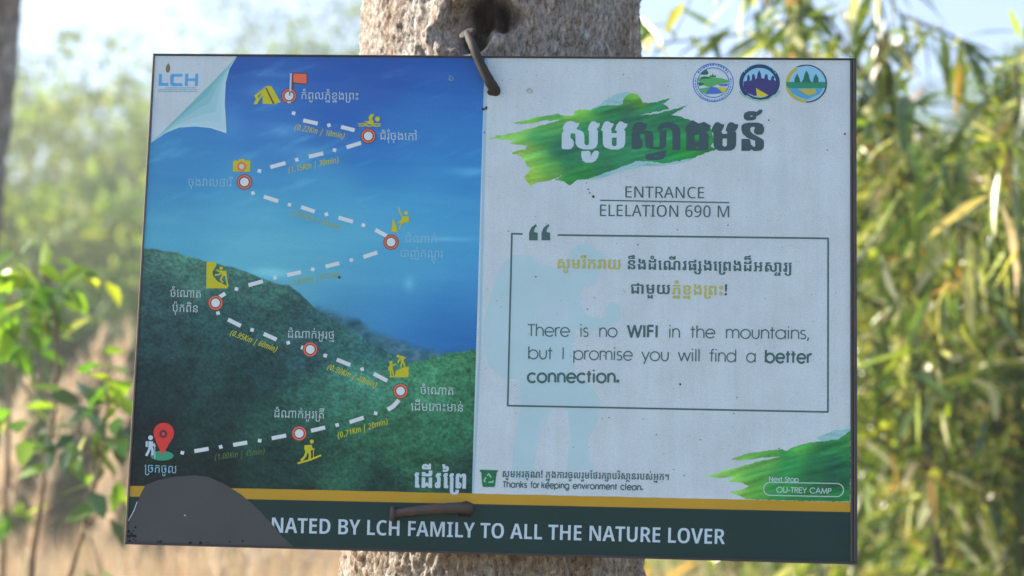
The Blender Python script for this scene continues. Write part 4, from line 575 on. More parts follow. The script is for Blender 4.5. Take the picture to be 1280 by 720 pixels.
lg = film('logo', [Z(180, 70, 6, p) for p in (
    [(122, 145), (145, 145), (143, 212), (192, 212), (192, 234), (118, 234)],
    [(215, 145), (298, 145), (297, 165), (240, 165), (232, 172), (231, 205), (238, 213), (297, 214), (297, 236), (222, 236), (206, 225), (206, 158)],
    [(318, 143), (342, 143), (341, 178), (392, 178), (394, 143), (416, 143), (412, 236), (390, 236), (391, 198), (339, 198), (338, 236), (314, 236)])], M['lch'], 9)
film('logo_seed', [Z(180, 70, 6, [(192, 62), (204, 84), (206, 112), (196, 134), (180, 134), (171, 115), (176, 88)])], M['seed'], 9)
_q = []
for row, (y0, x0, x1) in enumerate([(244, 168, 398), (258, 118, 408), (272, 118, 408)]):
    x = x0; random.seed(row)
    while x < x1:
        w = random.uniform(5, 11); _q.append([(x, y0), (min(x + w, x1), y0), (min(x + w, x1), y0 + random.uniform(7, 10)), (x, y0 + 9)]); x += w + random.uniform(2, 4)
film('logo_caption', [Z(180, 70, 6, p) for p in _q], M['lchsub'], 9)

# ---- lettering
_gc = {}
def quad_flat(c, n=4):
    pts = []
    L = len(c)
    for i in range(L):
        a, b_ = c[i], c[(i + 1) % L]; pts.append(a)
        if not a[2] and not b_[2]: pts.append(((a[0] + b_[0]) / 2, (a[1] + b_[1]) / 2, 1))
    k = next(i for i, p in enumerate(pts) if p[2]); pts = pts[k:] + pts[:k] + [pts[k]]
    P = []; i = 0
    while i < len(pts) - 1:
        if pts[i + 1][2]: P.append(pts[i][:2]); i += 1
        else:
            a, b_, d = pts[i], pts[i + 1], pts[i + 2]
            for t in range(n):
                t /= n; P.append(((1 - t) ** 2 * a[0] + 2 * t * (1 - t) * b_[0] + t * t * d[0], (1 - t) ** 2 * a[1] + 2 * t * (1 - t) * b_[1] + t * t * d[1]))
            i += 2
    return P
def glyph(key):
    if key not in _gc:
        cs = []
        for s in GLYPHS[key].split('|'):
            v = list(map(int, s.split())); cs.append(quad_flat([(v[i] >> 1, v[i + 1], v[i] & 1) for i in range(0, len(v), 2)]))
        _gc[key] = fill(cs, 'nonzero', 1e-3)
    return _gc[key]
def lettering(text, x0, y0, x1, y1, base_h, mat, layer=12, unit=560.0, label=None, slant=0.0):
    """set a line of text: ink from (x0,y0) to (x1,y1) on its base line, base letters base_h tall"""
    st, a, b_, lay = TEXTS[text]
    ex = Vector((x1 - x0, y1 - y0)) / (b_ - a); n = ex.normalized(); ey = Vector((n.y, -n.x)) * (base_h / unit)
    Vs, Ts, o = [], [], 0
    for item in lay.split(';'):
        g, dx, dy = map(int, item.split(','))
        V2, T = glyph(st + str(g))
        if len(V2) == 0: continue
        gx = V2[:, 0] + dx - a + (V2[:, 1] + dy) * slant; gy = V2[:, 1] + dy
        Vs.append(np.c_[x0 + gx * ex.x + gy * ey.x, y0 + gx * ex.y + gy * ey.y]); Ts.append(T + o); o += len(V2)
    return sheet('lettering', np.vstack(Vs), np.vstack(Ts), mat, layer, None, label)

def L_(t, x0, y0, x1, y1, h, m, **k): return lettering(t, x0, y0, x1, y1, h * (.9 if 9 < h < 10 else .95 if 11 < h < 12 else 1), m, **k)
L_('កំពូលភ្នំខ្នងព្រះ', 378, 125.5, 448.5, 126.5, 9.2, M['label'])
L_('ជំរុំចុងកៅ', 475.7, 176, 521, 176.8, 9.2, M['label'])
L_('ចុងវាលថារី', 236.7, 233.5, 292, 234.5, 9.2, M['faint'])
L_('ដំណាក់', 508, 304, 546, 305, 9.2, M['faint'])
L_('បាញ់កណ្ដុរ', 501, 322, 554, 323, 9.2, M['faint'])
L_('ចំណោត', 214.5, 371.5, 252.3, 373, 9.4, M['label'])
L_('ប៉ុកពិន', 217, 390, 248.6, 391.3, 9.4, M['label'])
L_('ដំណាក់អូរថ្ម', 361.5, 422.8, 418.5, 424.2, 9.4, M['label'])
L_('ចំណោត', 526, 493, 567, 494.3, 9.6, M['label'])
L_('ដើមកោះមាន់', 514.5, 513.5, 579, 515, 9.6, M['label'])
L_('ដំណាក់អូរត្រី', 344.5, 522, 406, 523.8, 9.6, M['label'])
L_('ច្រកចូល', 182.5, 590, 222.2, 591.6, 9.6, M['faint'])
L_('ដើរព្រៃ', 518.5, 609.5, 583, 611, 18, M['title_white'])
L_('សូមរីករាយ', 696.8, 336.6, 775.5, 337.6, 11.8, M['khmer_yellow'])
L_('នឹងដំណើរផ្សងព្រេងដ៏អស្ចារ្យ', 784.5, 337.7, 988.6, 341.2, 11.8, M['darkgreen_text'])
L_('ជាមួយ', 788, 368, 837, 368.8, 11.8, M['darkgreen_text'])
L_('ភ្នំខ្នងព្រះ', 839, 368.9, 903, 370, 11.8, M['khmer_yellow'])
L_('!', 905, 370, 908.2, 370.1, 11.2, M['darkgreen_text'])
L_('សូមអរគុណ! ក្នុងការចូលរួមថែរក្សាបរិស្ថានរបស់អ្នក។', 628.6, 596.6, 835.8, 600.6, 7.4, M['darkgreen_text'])
L_('ENTRANCE', 781.3, 248.2, 879.6, 249.3, 14.0, M['darkgreen_text'], unit=714)
L_('ELELATION 690 M', 749.6, 271.3, 910.8, 273.0, 14.4, M['darkgreen_text'], unit=714)
L_('NATED BY LCH FAMILY TO ALL THE NATURE LOVER', 341, 665.3, 905.8, 680.3, 18.6, M['title_white'], unit=714)
L_('(0.22Km | 10min)', 368.5, 163.5, 430, 174.8, 7.2, M['yellowdim'], unit=714, slant=.25)
L_('(1.15Km | 30min)', 361.5, 217.5, 424, 204.3, 7.2, M['yellowdim'], unit=714, slant=.25)
L_('(0.90Km | 40min)', 363.5, 269.5, 425, 288.5, 7, M['yellowfaint'], unit=714, slant=.25)
L_('(1.00Km | 45min)', 364, 358.5, 425, 345.8, 7, M['yellowfaint'], unit=714, slant=.25)
L_('(0.95Km | 60min)', 288.2, 419, 345.5, 440.5, 7.2, M['yellowdim'], unit=714, slant=.25)
L_('(0.30Km | 40min)', 409.5, 461.5, 469.5, 485, 7.2, M['yellowdim'], unit=714, slant=.25)
L_('(0.71Km | 20min)', 423.5, 548.5, 485.5, 530.3, 7.2, M['yellowdim'], unit=714, slant=.25)
L_('(1.00Km | 45min)', 270, 575, 332, 567.5, 7.2, M['olive'], unit=714, slant=.25)

# geometric sans letters drawn from strokes (x-height .54, capitals .72)
def arc(cx, cy, rx, ry, a0, a1, n=12): return [(cx + rx * math.cos(R(a0 + (a1 - a0) * k / n)), cy + ry * math.sin(R(a0 + (a1 - a0) * k / n))) for k in range(n + 1)]
GS = {
 'o': (.62, [arc(.31, .27, .27, .27, 0, 360, 20)]), 'c': (.56, [arc(.31, .27, .27, .27, 45, 315, 16)]),
 'e': (.60, [[(.05, .27), (.57, .27)] , arc(.31, .27, .26, .27, 0, 322, 18)]),
 'a': (.66, [arc(.31, .27, .27, .27, 0, 360, 20), [(.58, .54), (.58, 0)]]), 'b': (.64, [arc(.33, .27, .27, .27, 0, 360, 20), [(.06, .75), (.06, 0)]]),
 'd': (.66, [arc(.31, .27, .27, .27, 0, 360, 20), [(.58, .75), (.58, 0)]]), 'p': (.64, [arc(.33, .27, .27, .27, 0, 360, 20), [(.06, .54), (.06, -.2)]]),
 'g': (.66, [arc(.31, .27, .27, .27, 0, 360, 20), [(.58, .54), (.58, -.02)] + arc(.33, -.02, .25, .18, 0, -150, 9)]),
 'n': (.53, [[(.07, .54), (.07, 0)], arc(.27, .31, .20, .23, 180, 0, 9) + [(.47, 0)]]), 'h': (.53, [[(.07, .75), (.07, 0)], arc(.27, .31, .20, .23, 180, 0, 9) + [(.47, 0)]]),
 'm': (.84, [[(.07, .54), (.07, 0)], arc(.245, .34, .175, .20, 180, 0, 9) + [(.42, 0)], arc(.595, .34, .175, .20, 180, 0, 9) + [(.77, 0)]]),
 'u': (.53, [[(.07, .54)] + arc(.26, .22, .19, .22, 180, 360, 9) + [(.45, .54)]]), 'r': (.32, [[(.07, .54), (.07, 0)], arc(.25, .33, .18, .21, 180, 65, 6)]),
 'i': (.20, [[(.09, .54), (.09, 0)], [(.09, .68), (.09, .76)]]), 'l': (.18, [[(.08, .75), (.08, 0)]]),
 't': (.31, [[(.14, .70), (.14, 0)], [(.01, .51), (.28, .51)]]), 'f': (.31, [[(.28, .73)] + arc(.25, .62, .11, .12, 100, 180, 5) + [(.14, 0)], [(.01, .51), (.28, .51)]]),
 's': (.40, [arc(.20, .405, .135, .125, 35, 265, 9) + arc(.19, .145, .15, .14, 85, -145, 10)]),
 'w': (.72, [[(.02, .54), (.19, .02), (.36, .5), (.53, .02), (.70, .54)]]), 'v': (.46, [[(.02, .54), (.23, .02), (.44, .54)]]),
 'y': (.47, [[(.02, .54), (.245, .02)], [(.45, .54), (.15, -.2)]]), 'k': (.48, [[(.07, .75), (.07, 0)], [(.42, .54), (.09, .24)], [(.2, .33), (.44, 0)]]),
 'x': (.44, [[(.02, .54), (.42, 0)], [(.42, .54), (.02, 0)]]), '.': (.22, [([(.08, 0), (.08, .09)], .095)]), ',': (.2, [[(.11, .09), (.05, -.12)]]), '-': (.3, [[(.04, .28), (.26, .28)]]),
 'T': (.44, [[(0, .69), (.42, .69)], [(.21, .69), (.21, 0)]]), 'I': (.20, [[(.09, .72), (.09, 0)]]), 'F': (.42, [[(.06, .69), (.38, .69)], [(.06, .72), (.06, 0)], [(.06, .38), (.36, .38)]]),
 'E': (.46, [[(.06, .69), (.42, .69)], [(.06, .72), (.06, 0)], [(.06, .38), (.40, .38)], [(.06, .03), (.42, .03)]]),
 'W': (.84, [[(.02, .72), (.22, .02), (.41, .68), (.60, .02), (.81, .72)]]), 'N': (.62, [[(.07, 0), (.07, .70), (.53, .03), (.53, .72)]]), 'S': (.46, [arc(.22, .54, .16, .155, 30, 265, 9) + arc(.21, .20, .18, .18, 85, -150, 10)]),
 'O': (.80, [arc(.39, .36, .35, .35, 0, 360, 24)]), 'U': (.62, [[(.07, .72)] + arc(.29, .24, .22, .23, 180, 360, 10) + [(.51, .72)]]),
 'R': (.52, [[(.07, 0), (.07, .69), (.24, .69)] + arc(.24, .53, .19, .16, 90, -90, 8) + [(.07, .37)], [(.25, .37), (.45, 0)]]), 'P': (.50, [[(.07, 0), (.07, .69), (.24, .69)] + arc(.24, .52, .19, .17, 90, -90, 8) + [(.07, .35)]]),
 'Y': (.56, [[(.02, .72), (.27, .34), (.52, .72)], [(.27, .36), (.27, 0)]]), 'C': (.72, [arc(.39, .36, .35, .35, 42, 318, 18)]), 'A': (.66, [[(.02, 0), (.32, .71), (.62, 0)], [(.13, .24), (.51, .24)]]),
 'M': (.80, [[(.05, 0), (.15, .70), (.40, .05), (.65, .70), (.75, 0)]]), ' ': (.3, [])}
def gothic(words, cap, mat, weight=.07, layer=12, label=None):
    """words: (text, x0, y0, x1, y1) in plan units"""
    Vs, Ts, o = [], [], 0
    for text, x0, y0, x1, y1 in words:
        x = 0; items = []; tr = max(0, weight - .075) * .75
        for ch in text:
            adv, st = GS[ch]; items.append((ch, x)); x += adv + tr
        tot = x - .04 - tr
        ex = Vector((x1 - x0, y1 - y0)) / tot; n = ex.normalized(); ey = Vector((n.y, -n.x)) * (cap / .72)
        for ch, dx in items:
            if ch == ' ': continue
            k = ('g', ch, weight)
            if k not in _gc: _gc[k] = fill(strokes(GS[ch][1] if ch != '.' else [([(.08, 0), (.08, weight * 1.3)], weight * 1.3)], weight), 'nonzero', 1e-6)
            V2, T = _gc[k]; gx = V2[:, 0] + dx; gy = V2[:, 1]
            Vs.append(np.c_[x0 + gx * ex.x + gy * ey.x, y0 + gx * ex.y + gy * ey.y]); Ts.append(T + o); o += len(V2)
    return sheet('lettering', np.vstack(Vs), np.vstack(Ts), mat, layer, None, label)
def W_(items, by0, by1, s=3.282, ox=640, oy=390):
    out = []
    for t, a, b_ in items:
        f = lambda X: by0 + (by1 - by0) * (X - 65) / 1153.0
        out.append((t, ox + a / s, oy + f(a) / s, ox + b_ / s, oy + f(b_) / s))
    return out
DG = M['darkgreen_text']
gothic(W_([('There', 65, 235), ('is', 277, 313), ('no', 355, 430), ('in', 640, 687), ('the', 730, 830), ('mountains,', 873, 1218)], 101, 114), 14.8, DG, .072)
gothic(W_([('WIFI', 473, 597)], 101, 114), 15.0, DG, .135)
gothic(W_([('but', 65, 165), ('I', 204, 214), ('promise', 250, 492), ('you', 530, 642), ('will', 680, 770), ('find', 808, 918), ('a', 958, 998)], 194, 212), 14.8, DG, .072)
gothic(W_([('better', 1035, 1224)], 194, 212), 14.8, DG, .135)
gothic(W_([('connection.', 63, 440)], 290, 294), 14.8, DG, .135)
gothic([('Thanks', 629, 609.2, 658.7, 609.8), ('for', 663.5, 609.9, 674, 610.1), ('keeping', 677, 610.2, 711.5, 610.9), ('environment', 716, 611, 771, 612.2), ('clean.', 775.5, 612.3, 803.5, 613)], 7.4, DG, .145)
gothic([('Next Stop', 960.8, 602, 997.5, 602.6)], 5.6, M['label'], .11)
gothic([('OU-TREY CAMP', 970, 615.8, 1038.5, 617.6)], 6.8, M['label'], .095)

def line(name, pts, w, mat, layer=11, parent=None): return film(name, strokes([pts], w), mat, layer, parent, rule='nonzero')
line('underline', [(750, 251.6), (911.2, 254.6)], 1.5, DG)
line('quote_frame', [(653.5, 293.6), (640, 293.2), (635, 507.5), (1034.2, 515.6), (1034.2, 299.2), (697, 294.9)], 2.1, DG)
def quote(ox): return Z(600, 260, 2.118, [(ox + 12, 88), (ox + 23, 88), (ox + 23, 68), (ox + 13, 66), (ox + 15, 56), (ox + 21, 50), (ox + 18, 45), (ox + 6, 54), (ox, 68), (ox, 88)])
film('quotation_mark', [quote(130), quote(163)], DG, 12)
_pill = arc(962.3, 611.4, 8.2, 8.2, 90, 270, 10) + arc(1045.5, 613, 8.2, 8.2, -90, 90, 10); _pill.append(_pill[0])
line('pill_outline', _pill, 1.1, M['label'])

# title, heavy letters
dz = lambda pts: Z(782, 145, 11.08, pts)
wz = lambda pts: Z(696, 145, 11.08, pts)
ez = lambda pts: Z(870, 135, 11.08, pts)
film('title_lettering', [
 wz([(80, 185), (95, 140), (140, 97), (190, 85), (240, 100), (268, 117), (312, 112), (298, 152), (270, 190), (285, 205), (340, 220), (370, 255), (380, 300), (380, 400), (400, 422), (425, 422), (443, 405), (443, 225), (425, 205), (445, 140), (475, 98), (515, 88), (560, 115), (598, 122), (580, 170), (545, 200), (568, 225), (565, 400), (540, 450), (490, 478), (360, 478), (290, 450), (258, 400), (255, 270), (245, 258), (195, 258), (188, 270), (188, 320), (222, 348), (235, 382), (230, 430), (203, 468), (160, 478), (75, 475), (65, 440), (68, 260), (95, 222)]),
 wz([(338, 505), (440, 497), (465, 520), (468, 565), (458, 595), (498, 520), (520, 498), (562, 498), (582, 520), (567, 590), (530, 640), (480, 662), (400, 662), (355, 635), (342, 590), (335, 545)]),
 wz([(610, 212), (635, 140), (660, 100), (700, 88), (745, 112), (787, 122), (770, 165), (745, 200), (755, 220), (755, 255), (825, 255), (828, 225), (800, 212), (825, 140), (860, 97), (895, 92), (930, 118), (977, 125), (960, 170), (925, 205), (945, 230), (943, 400), (920, 450), (850, 480), (740, 480), (660, 450), (635, 400), (632, 230)]),
 wz([(762, 317), (825, 317), (825, 415), (807, 432), (775, 432), (757, 410)])], M['title_white'], 12)
film('title_lettering', [
 dz([(80, 205), (110, 130), (150, 105), (210, 98), (260, 120), (300, 128), (270, 190), (258, 210), (340, 228), (378, 262), (380, 445), (440, 445), (465, 430), (465, 215), (560, 215), (558, 430), (530, 462), (490, 478), (340, 475), (280, 450), (268, 420), (262, 265), (195, 262), (195, 320), (222, 348), (232, 385), (228, 430), (205, 468), (165, 478), (80, 475), (76, 260), (100, 225)])], M['title_dark'], 12)
film('title_lettering', [
 dz([(430, 205), (450, 160), (490, 120), (560, 97), (640, 108), (710, 145), (748, 200), (755, 250), (750, 490), (645, 490), (640, 240), (620, 200), (590, 185), (540, 180), (490, 200), (468, 222)]),
 dz([(265, 560), (290, 540), (380, 525), (480, 505), (557, 488), (550, 560), (520, 610), (440, 628), (320, 628), (275, 610)]), dz([(385, 575), (440, 560), (455, 568), (390, 586)])], M['title_dark'], 12.5)
film('title_lettering', [
 Z(690, 110, 4.571, [(755, 240), (775, 210), (800, 190), (835, 210), (865, 200), (905, 222), (890, 258), (862, 250), (835, 240), (880, 258), (893, 275), (890, 350), (880, 365), (762, 365), (765, 262)]),
 Z(690, 110, 4.571, [(812, 275), (838, 275), (838, 312), (812, 312)]), Z(690, 110, 4.571, [(818, 345), (835, 345), (832, 352), (820, 352)]),
 ez([(200, 342), (225, 270), (260, 220), (300, 212), (345, 240), (388, 245), (370, 300), (345, 340), (355, 375), (420, 375), (425, 350), (400, 325), (430, 245), (460, 215), (495, 215), (535, 240), (580, 245), (565, 300), (535, 340), (550, 370), (548, 530), (525, 580), (470, 608), (310, 608), (255, 580), (235, 540), (232, 360)]), ez([(362, 440), (420, 440), (420, 535), (400, 550), (375, 550), (358, 530)]),
 ez([(620, 262), (650, 235), (720, 220), (840, 218), (910, 240), (935, 290), (930, 350), (905, 385), (830, 388), (795, 360), (790, 330), (805, 300), (800, 280), (760, 280), (742, 300), (745, 340), (780, 375), (900, 440), (932, 470), (932, 560), (905, 600), (850, 612), (790, 612), (755, 590), (735, 612), (620, 612), (620, 445), (730, 445), (745, 475), (750, 520), (790, 555), (810, 550), (808, 470), (700, 430), (640, 380), (618, 320)]),
 ez([(648, 130), (665, 85), (720, 62), (790, 62), (830, 72), (870, 40), (905, 42), (912, 70), (880, 105), (825, 135), (820, 170), (780, 190), (700, 192), (658, 170)]), ez([(735, 130), (760, 120), (780, 130), (765, 140)])], M['title_dark'], 12)

# ---- paint strokes
def brush_mat(name, a, b_, c_, ang=12):
    m, nt, b = new_mat(name)
    tc = N(nt, 'ShaderNodeTexCoord'); mp = N(nt, 'ShaderNodeMapping')
    mp.inputs['Rotation'].default_value = (0, 0, R(-ang)); mp.inputs['Scale'].default_value = (9, 60, 1); nt.links.new(tc.outputs['Object'], mp.inputs[0])
    n1 = N(nt, 'ShaderNodeTexNoise', i_Scale=1.6, i_Detail=5, i_Roughness=.6); nt.links.new(mp.outputs[0], n1.inputs['Vector'])
    r = ramp(nt, n1.outputs['Fac'], [(.34, a), (.5, b_), (.68, c_)])
    n2 = N(nt, 'ShaderNodeTexNoise', i_Scale=800, i_Detail=2); nt.links.new(tc.outputs['Object'], n2.inputs['Vector'])
    s = ramp(nt, n2.outputs['Fac'], [(.3, (.9, .9, .9)), (.7, (1.05, 1.05, 1.05))])
    nt.links.new(mix(nt, r.outputs[0], s.outputs[0], 1.0, 'MULTIPLY'), b.inputs['Base Color']); b.inputs['Roughness'].default_value = .4
    return m
MB1 = None #('paint_green', ink(36, 100, 86), ink(38, 122, 78), ink(48, 138, 74))
MB2 = None #('paint_light_green', ink(70, 145, 78), ink(96, 160, 76), ink(118, 172, 80))
MB3 = None #('paint_dark_green', ink(34, 80, 82), ink(30, 92, 74), ink(36, 112, 74))
MB4 = brush_mat('paint_teal_wash', ink(110, 165, 178), ink(128, 172, 192), ink(96, 156, 160))
def jag(pts, amp=.8, step=3, seed=1):
    out = []; pts = pts + [pts[0]]
    for a, b_ in zip(pts, pts[1:]):
        d = math.hypot(b_[0] - a[0], b_[1] - a[1]); n = max(1, int(d / step))
        for k in range(n):
            t = k / n; x = a[0] + (b_[0] - a[0]) * t; y = a[1] + (b_[1] - a[1]) * t
            v = noise.noise_vector(Vector((x * .4, y * .4, seed))) + noise.noise_vector(Vector((x * .11, y * .16, seed + 9))) * .9
            out.append((x + v.x * amp * 1.3, y + v.y * amp))
    return out
film('brush_stroke', [jag([(722, 226), (740, 214), (775, 205), (800, 200), (832, 199), (852, 200), (880, 190), (860, 203), (830, 208), (800, 210), (770, 218), (745, 226)], 1.0, 3, 2), jag([(740, 138), (760, 124), (776, 117), (790, 118), (780, 132), (755, 136)], 1.0, 3, 5)], MB4, 6.5)
VCB = None
def painted(outline, ctrl, sg, ang, layer, seed, step=2.2):
    """a dry brush mark: ragged outline, colour streaks along the stroke"""
    global VCB
    xs, ys = zip(*outline); g = []
    for yy in np.arange(min(ys), max(ys), step):
        for xx in np.arange(min(xs), max(xs), step * 1.6): g.append((xx + random.uniform(-.3, .3), yy + random.uniform(-.3, .3)))
    vs = [Vector(p) for p in outline]; es = [(i, (i + 1) % len(vs)) for i in range(len(vs))]
    V, _, Fc, *_ = delaunay_2d_cdt(vs + [Vector(p) for p in g], es, [], 1, 1e-4) if False else delaunay_2d_cdt(vs + [Vector(p) for p in g], es, [], 0, 1e-4)
    V2 = np.array([(v.x, v.y) for v in V]); T = np.array([f for f in Fc if len(f) == 3]); C = V2[T].mean(1); ins = np.zeros(len(C), bool)
    c = np.array(outline); d = np.roll(c, -1, 0)
    for (x0, y0), (x1, y1) in zip(c, d):
        if y0 == y1: continue
        hit = ((C[:, 1] >= min(y0, y1)) & (C[:, 1] < max(y0, y1))) & (x0 + (C[:, 1] - y0) * (x1 - x0) / (y1 - y0) > C[:, 0]); ins ^= hit
    T = T[ins]; o = sheet('brush_stroke', V2, T, None, layer)
    x, y = V2[:, 0], V2[:, 1]; ca, sa = math.cos(R(ang)), math.sin(R(ang)); along = x * ca - y * sa; across = x * sa + y * ca
    st = fbm(along / 34, across / 3.2, seed, 4); st2 = fbm(along / 60, across / 7, seed + 7, 3)
    col = blend(x + (st - .5) * 30, y + (st2 - .5) * 14, ctrl, sg) * (1 + (st - .5) * .55 + (st2 - .5) * .35)[:, None]
    col = np.clip(col, 4, 250) / 255; lin = ((col + .055) / 1.055) ** 2.4 / np.array(SHADE)
    at = o.data.color_attributes.new('print', 'FLOAT_COLOR', 'POINT'); at.data.foreach_set('color', np.c_[np.clip(lin, 0, .9), np.ones(len(lin))].astype(np.float32).ravel())
    if VCB is None: VCB = vc_mat('brushed_paint', .08)
    o.data.materials.append(VCB); return o
painted(jag([(612, 174.5), (625, 171), (640, 168), (660, 163), (680, 158), (697, 153), (700, 151.5), (680, 152.5), (662, 156), (640, 156), (655, 152), (672, 148), (697, 144), (706, 147), (718, 145), (717, 141), (722, 139), (735, 139), (746, 136), (752, 134), (778, 132), (779, 125), (785, 120), (791, 117.5), (798, 121), (804, 130), (820, 129), (838, 124), (828, 131.5), (836, 137), (822, 141), (800, 145), (815, 144.5), (842, 138), (858, 133), (846, 141), (838, 145), (852, 148), (868, 154), (885, 157), (888, 164), (893, 178), (888, 184), (896, 187), (880, 193), (865, 199), (850, 202), (830, 206), (812, 203), (795, 203), (770, 213), (752, 218), (735, 225), (722, 226), (712, 233), (706, 228.5), (692, 226.5), (703, 220), (688, 226), (675, 229), (662, 234), (655, 222), (664, 213), (657, 208), (656, 202), (650, 197), (640, 194), (640, 192), (656, 188), (658, 183), (637, 181), (645, 176), (630, 176)], 1.1, 1.8, 3),
  [(620, 173, 105, 165, 85), (650, 171, 100, 160, 82), (660, 152, 100, 165, 80), (690, 147, 80, 150, 80), (690, 162, 72, 146, 84), (650, 195, 125, 175, 85), (670, 193, 95, 160, 80), (665, 225, 125, 178, 75), (690, 219, 85, 155, 75), (725, 142, 105, 170, 70), (790, 125, 100, 175, 60), (786, 140, 38, 92, 88), (765, 140, 45, 125, 85), (820, 135, 42, 118, 84), (730, 160, 42, 122, 82), (700, 185, 34, 100, 86), (680, 178, 52, 130, 84), (710, 205, 38, 108, 82), (760, 175, 36, 108, 86), (760, 200, 38, 110, 78), (800, 165, 40, 116, 84), (840, 155, 38, 112, 84), (840, 185, 36, 125, 78), (880, 180, 34, 120, 66), (870, 160, 38, 110, 76), (720, 225, 42, 130, 66), (860, 195, 34, 128, 62)], 9, 13, 7, 61)
film('brush_stroke', [jag([(1020, 548), (1045, 538), (1062, 536), (1062, 556), (1030, 556)], 1.2, 3, 21)], MB4, 6.8)
painted(jag([(883, 595.5), (905, 589), (925, 583.5), (950, 577), (975, 571), (945, 573.5), (925, 576.5), (913, 574.5), (935, 567), (958, 564), (974, 562), (982, 564), (991, 560), (998, 557), (1012, 553.5), (1030, 552), (1048, 549), (1055, 545), (1062, 539), (1062.2, 627.5), (1000, 626.5), (933, 624.5), (925, 620), (912, 616), (930, 612), (936, 608), (926, 603), (908, 602.5), (918, 596.5), (900, 598)], .8, 1.8, 22)[:-1],
  [(890, 595, 110, 165, 88), (920, 590, 100, 162, 80), (930, 572, 95, 160, 80), (960, 567, 78, 150, 75), (960, 578, 82, 152, 78), (925, 616, 110, 172, 72), (940, 612, 80, 155, 70), (945, 598, 70, 145, 72), (990, 570, 40, 128, 76), (980, 590, 40, 130, 75), (975, 610, 42, 130, 72), (1000, 560, 70, 150, 70), (1020, 575, 32, 106, 72), (1040, 590, 26, 84, 70), (1055, 600, 28, 92, 68), (1020, 600, 30, 102, 70), (1010, 618, 34, 116, 66), (1050, 560, 36, 118, 72), (1050, 620, 30, 112, 62), (1060, 545, 70, 150, 85)], 8, 15, 7, 71)

# ---- pale hiker silhouette behind the text
hz = lambda p: Z(600, 260, 2.118, p)
film('hiker_silhouette', [hz([(30, 230), (45, 180), (65, 145), (95, 126), (135, 128), (158, 150), (182, 155), (210, 162), (228, 140), (240, 118), (262, 98), (290, 98), (310, 115), (330, 128), (318, 150), (318, 175), (305, 205), (275, 212), (262, 240), (280, 285), (320, 295), (336, 285), (332, 262), (350, 248), (372, 262), (372, 298), (350, 312), (300, 325), (255, 325), (245, 360), (252, 440), (290, 470), (318, 505), (312, 560), (285, 620), (290, 668), (310, 690), (230, 700), (240, 600), (232, 540), (200, 520), (160, 590), (148, 660), (140, 720), (84, 720), (92, 600), (110, 520), (105, 455), (60, 452), (25, 420), (10, 370), (10, 300)])], M['hiker'], 2)
film('hiker_silhouette', [hz([(165, 260), (190, 230), (235, 250), (232, 300), (200, 330), (150, 330), (140, 290)])], M['hiker2'], 2.5)
film('hiker_silhouette', [hz([(160, 560), (190, 522), (200, 520), (160, 600), (150, 650), (140, 640)])], M['hiker2'], 2.5)
line('hiker_pole', hz([(352, 300), (364, 420), (372, 520), (382, 640)]), .9, M['hiker'], 2.6)

# ---- trail: dashes, dots and round markers
DASH = [(380, 152, 398, 156), (427, 160, 444, 164.3), (434, 185.6, 452, 180), (387, 197.3, 405, 193), (339, 210.3, 358, 205), (331, 247, 349, 252.7), (377.5, 260, 394.5, 265.6),
        (424, 273, 442, 278.3), (470, 288.5, 484, 296), (455, 322.3, 472.5, 316.5), (408, 334, 425, 330), (360, 344.7, 377.5, 341), (312, 357.3, 330, 352.3), (276, 372, 283, 367.5),
        (286.5, 400, 302.5, 408), (331, 417.8, 347, 425), (377.5, 434.5, 384, 436.5), (422, 450, 439, 456.8), (468, 467.6, 485, 476.5), (438, 528, 455.5, 522.3), (390, 538.7, 407.5, 534.6),
        (341, 548, 359, 544.6), (293, 556.3, 310.5, 553.2), (244.7, 564, 262.5, 561)]
DOTS = [(368, 143), (412, 158), (419, 189), (372, 201), (325.5, 215), (317.5, 242.5), (363, 257), (409, 269), (455, 282.5), (440, 326), (392, 337.5), (345, 348), (297, 362), (274, 392), (316.5, 413), (361.5, 429), (407.6, 445), (453.6, 462), (470.5, 517), (422.5, 531.5), (326, 551), (277.5, 558.7), (229.7, 566)]
for x0, y0, x1, y1 in DASH: line('trail_dash', [(x0, y0), (x1, y1)], 4.9, M['trail'], 10)
line('trail_dash', [(485.5, 512.5), (492, 508.5), (499.5, 500.5)], 5.4, M['trail'], 10)
for i, (x, y) in enumerate(DOTS):
    a = -.3 if i % 2 else .25
    line('trail_dot', [(x - 2.2 * math.cos(a), y - 2.2 * math.sin(a)), (x + 2.2 * math.cos(a), y + 2.2 * math.sin(a))], 4.4, M['trail'], 10)
for x, y in [(362.3, 121.5), (461, 171.5), (306.8, 228.7), (489.5, 303.7), (271, 379.3), (389, 437.3), (501.5, 489.2), (375.3, 542)]:
    o = film('trail_marker', [circ(x, y, 9.6)], M['brown'], 13)
    film('marker_ring', [circ(x, y, 8.6), circ(x, y, 6.9)], M['orange'], 14, o)
    film('marker_disc', [circ(x, y, 5.4)], M['trail'], 14, o)

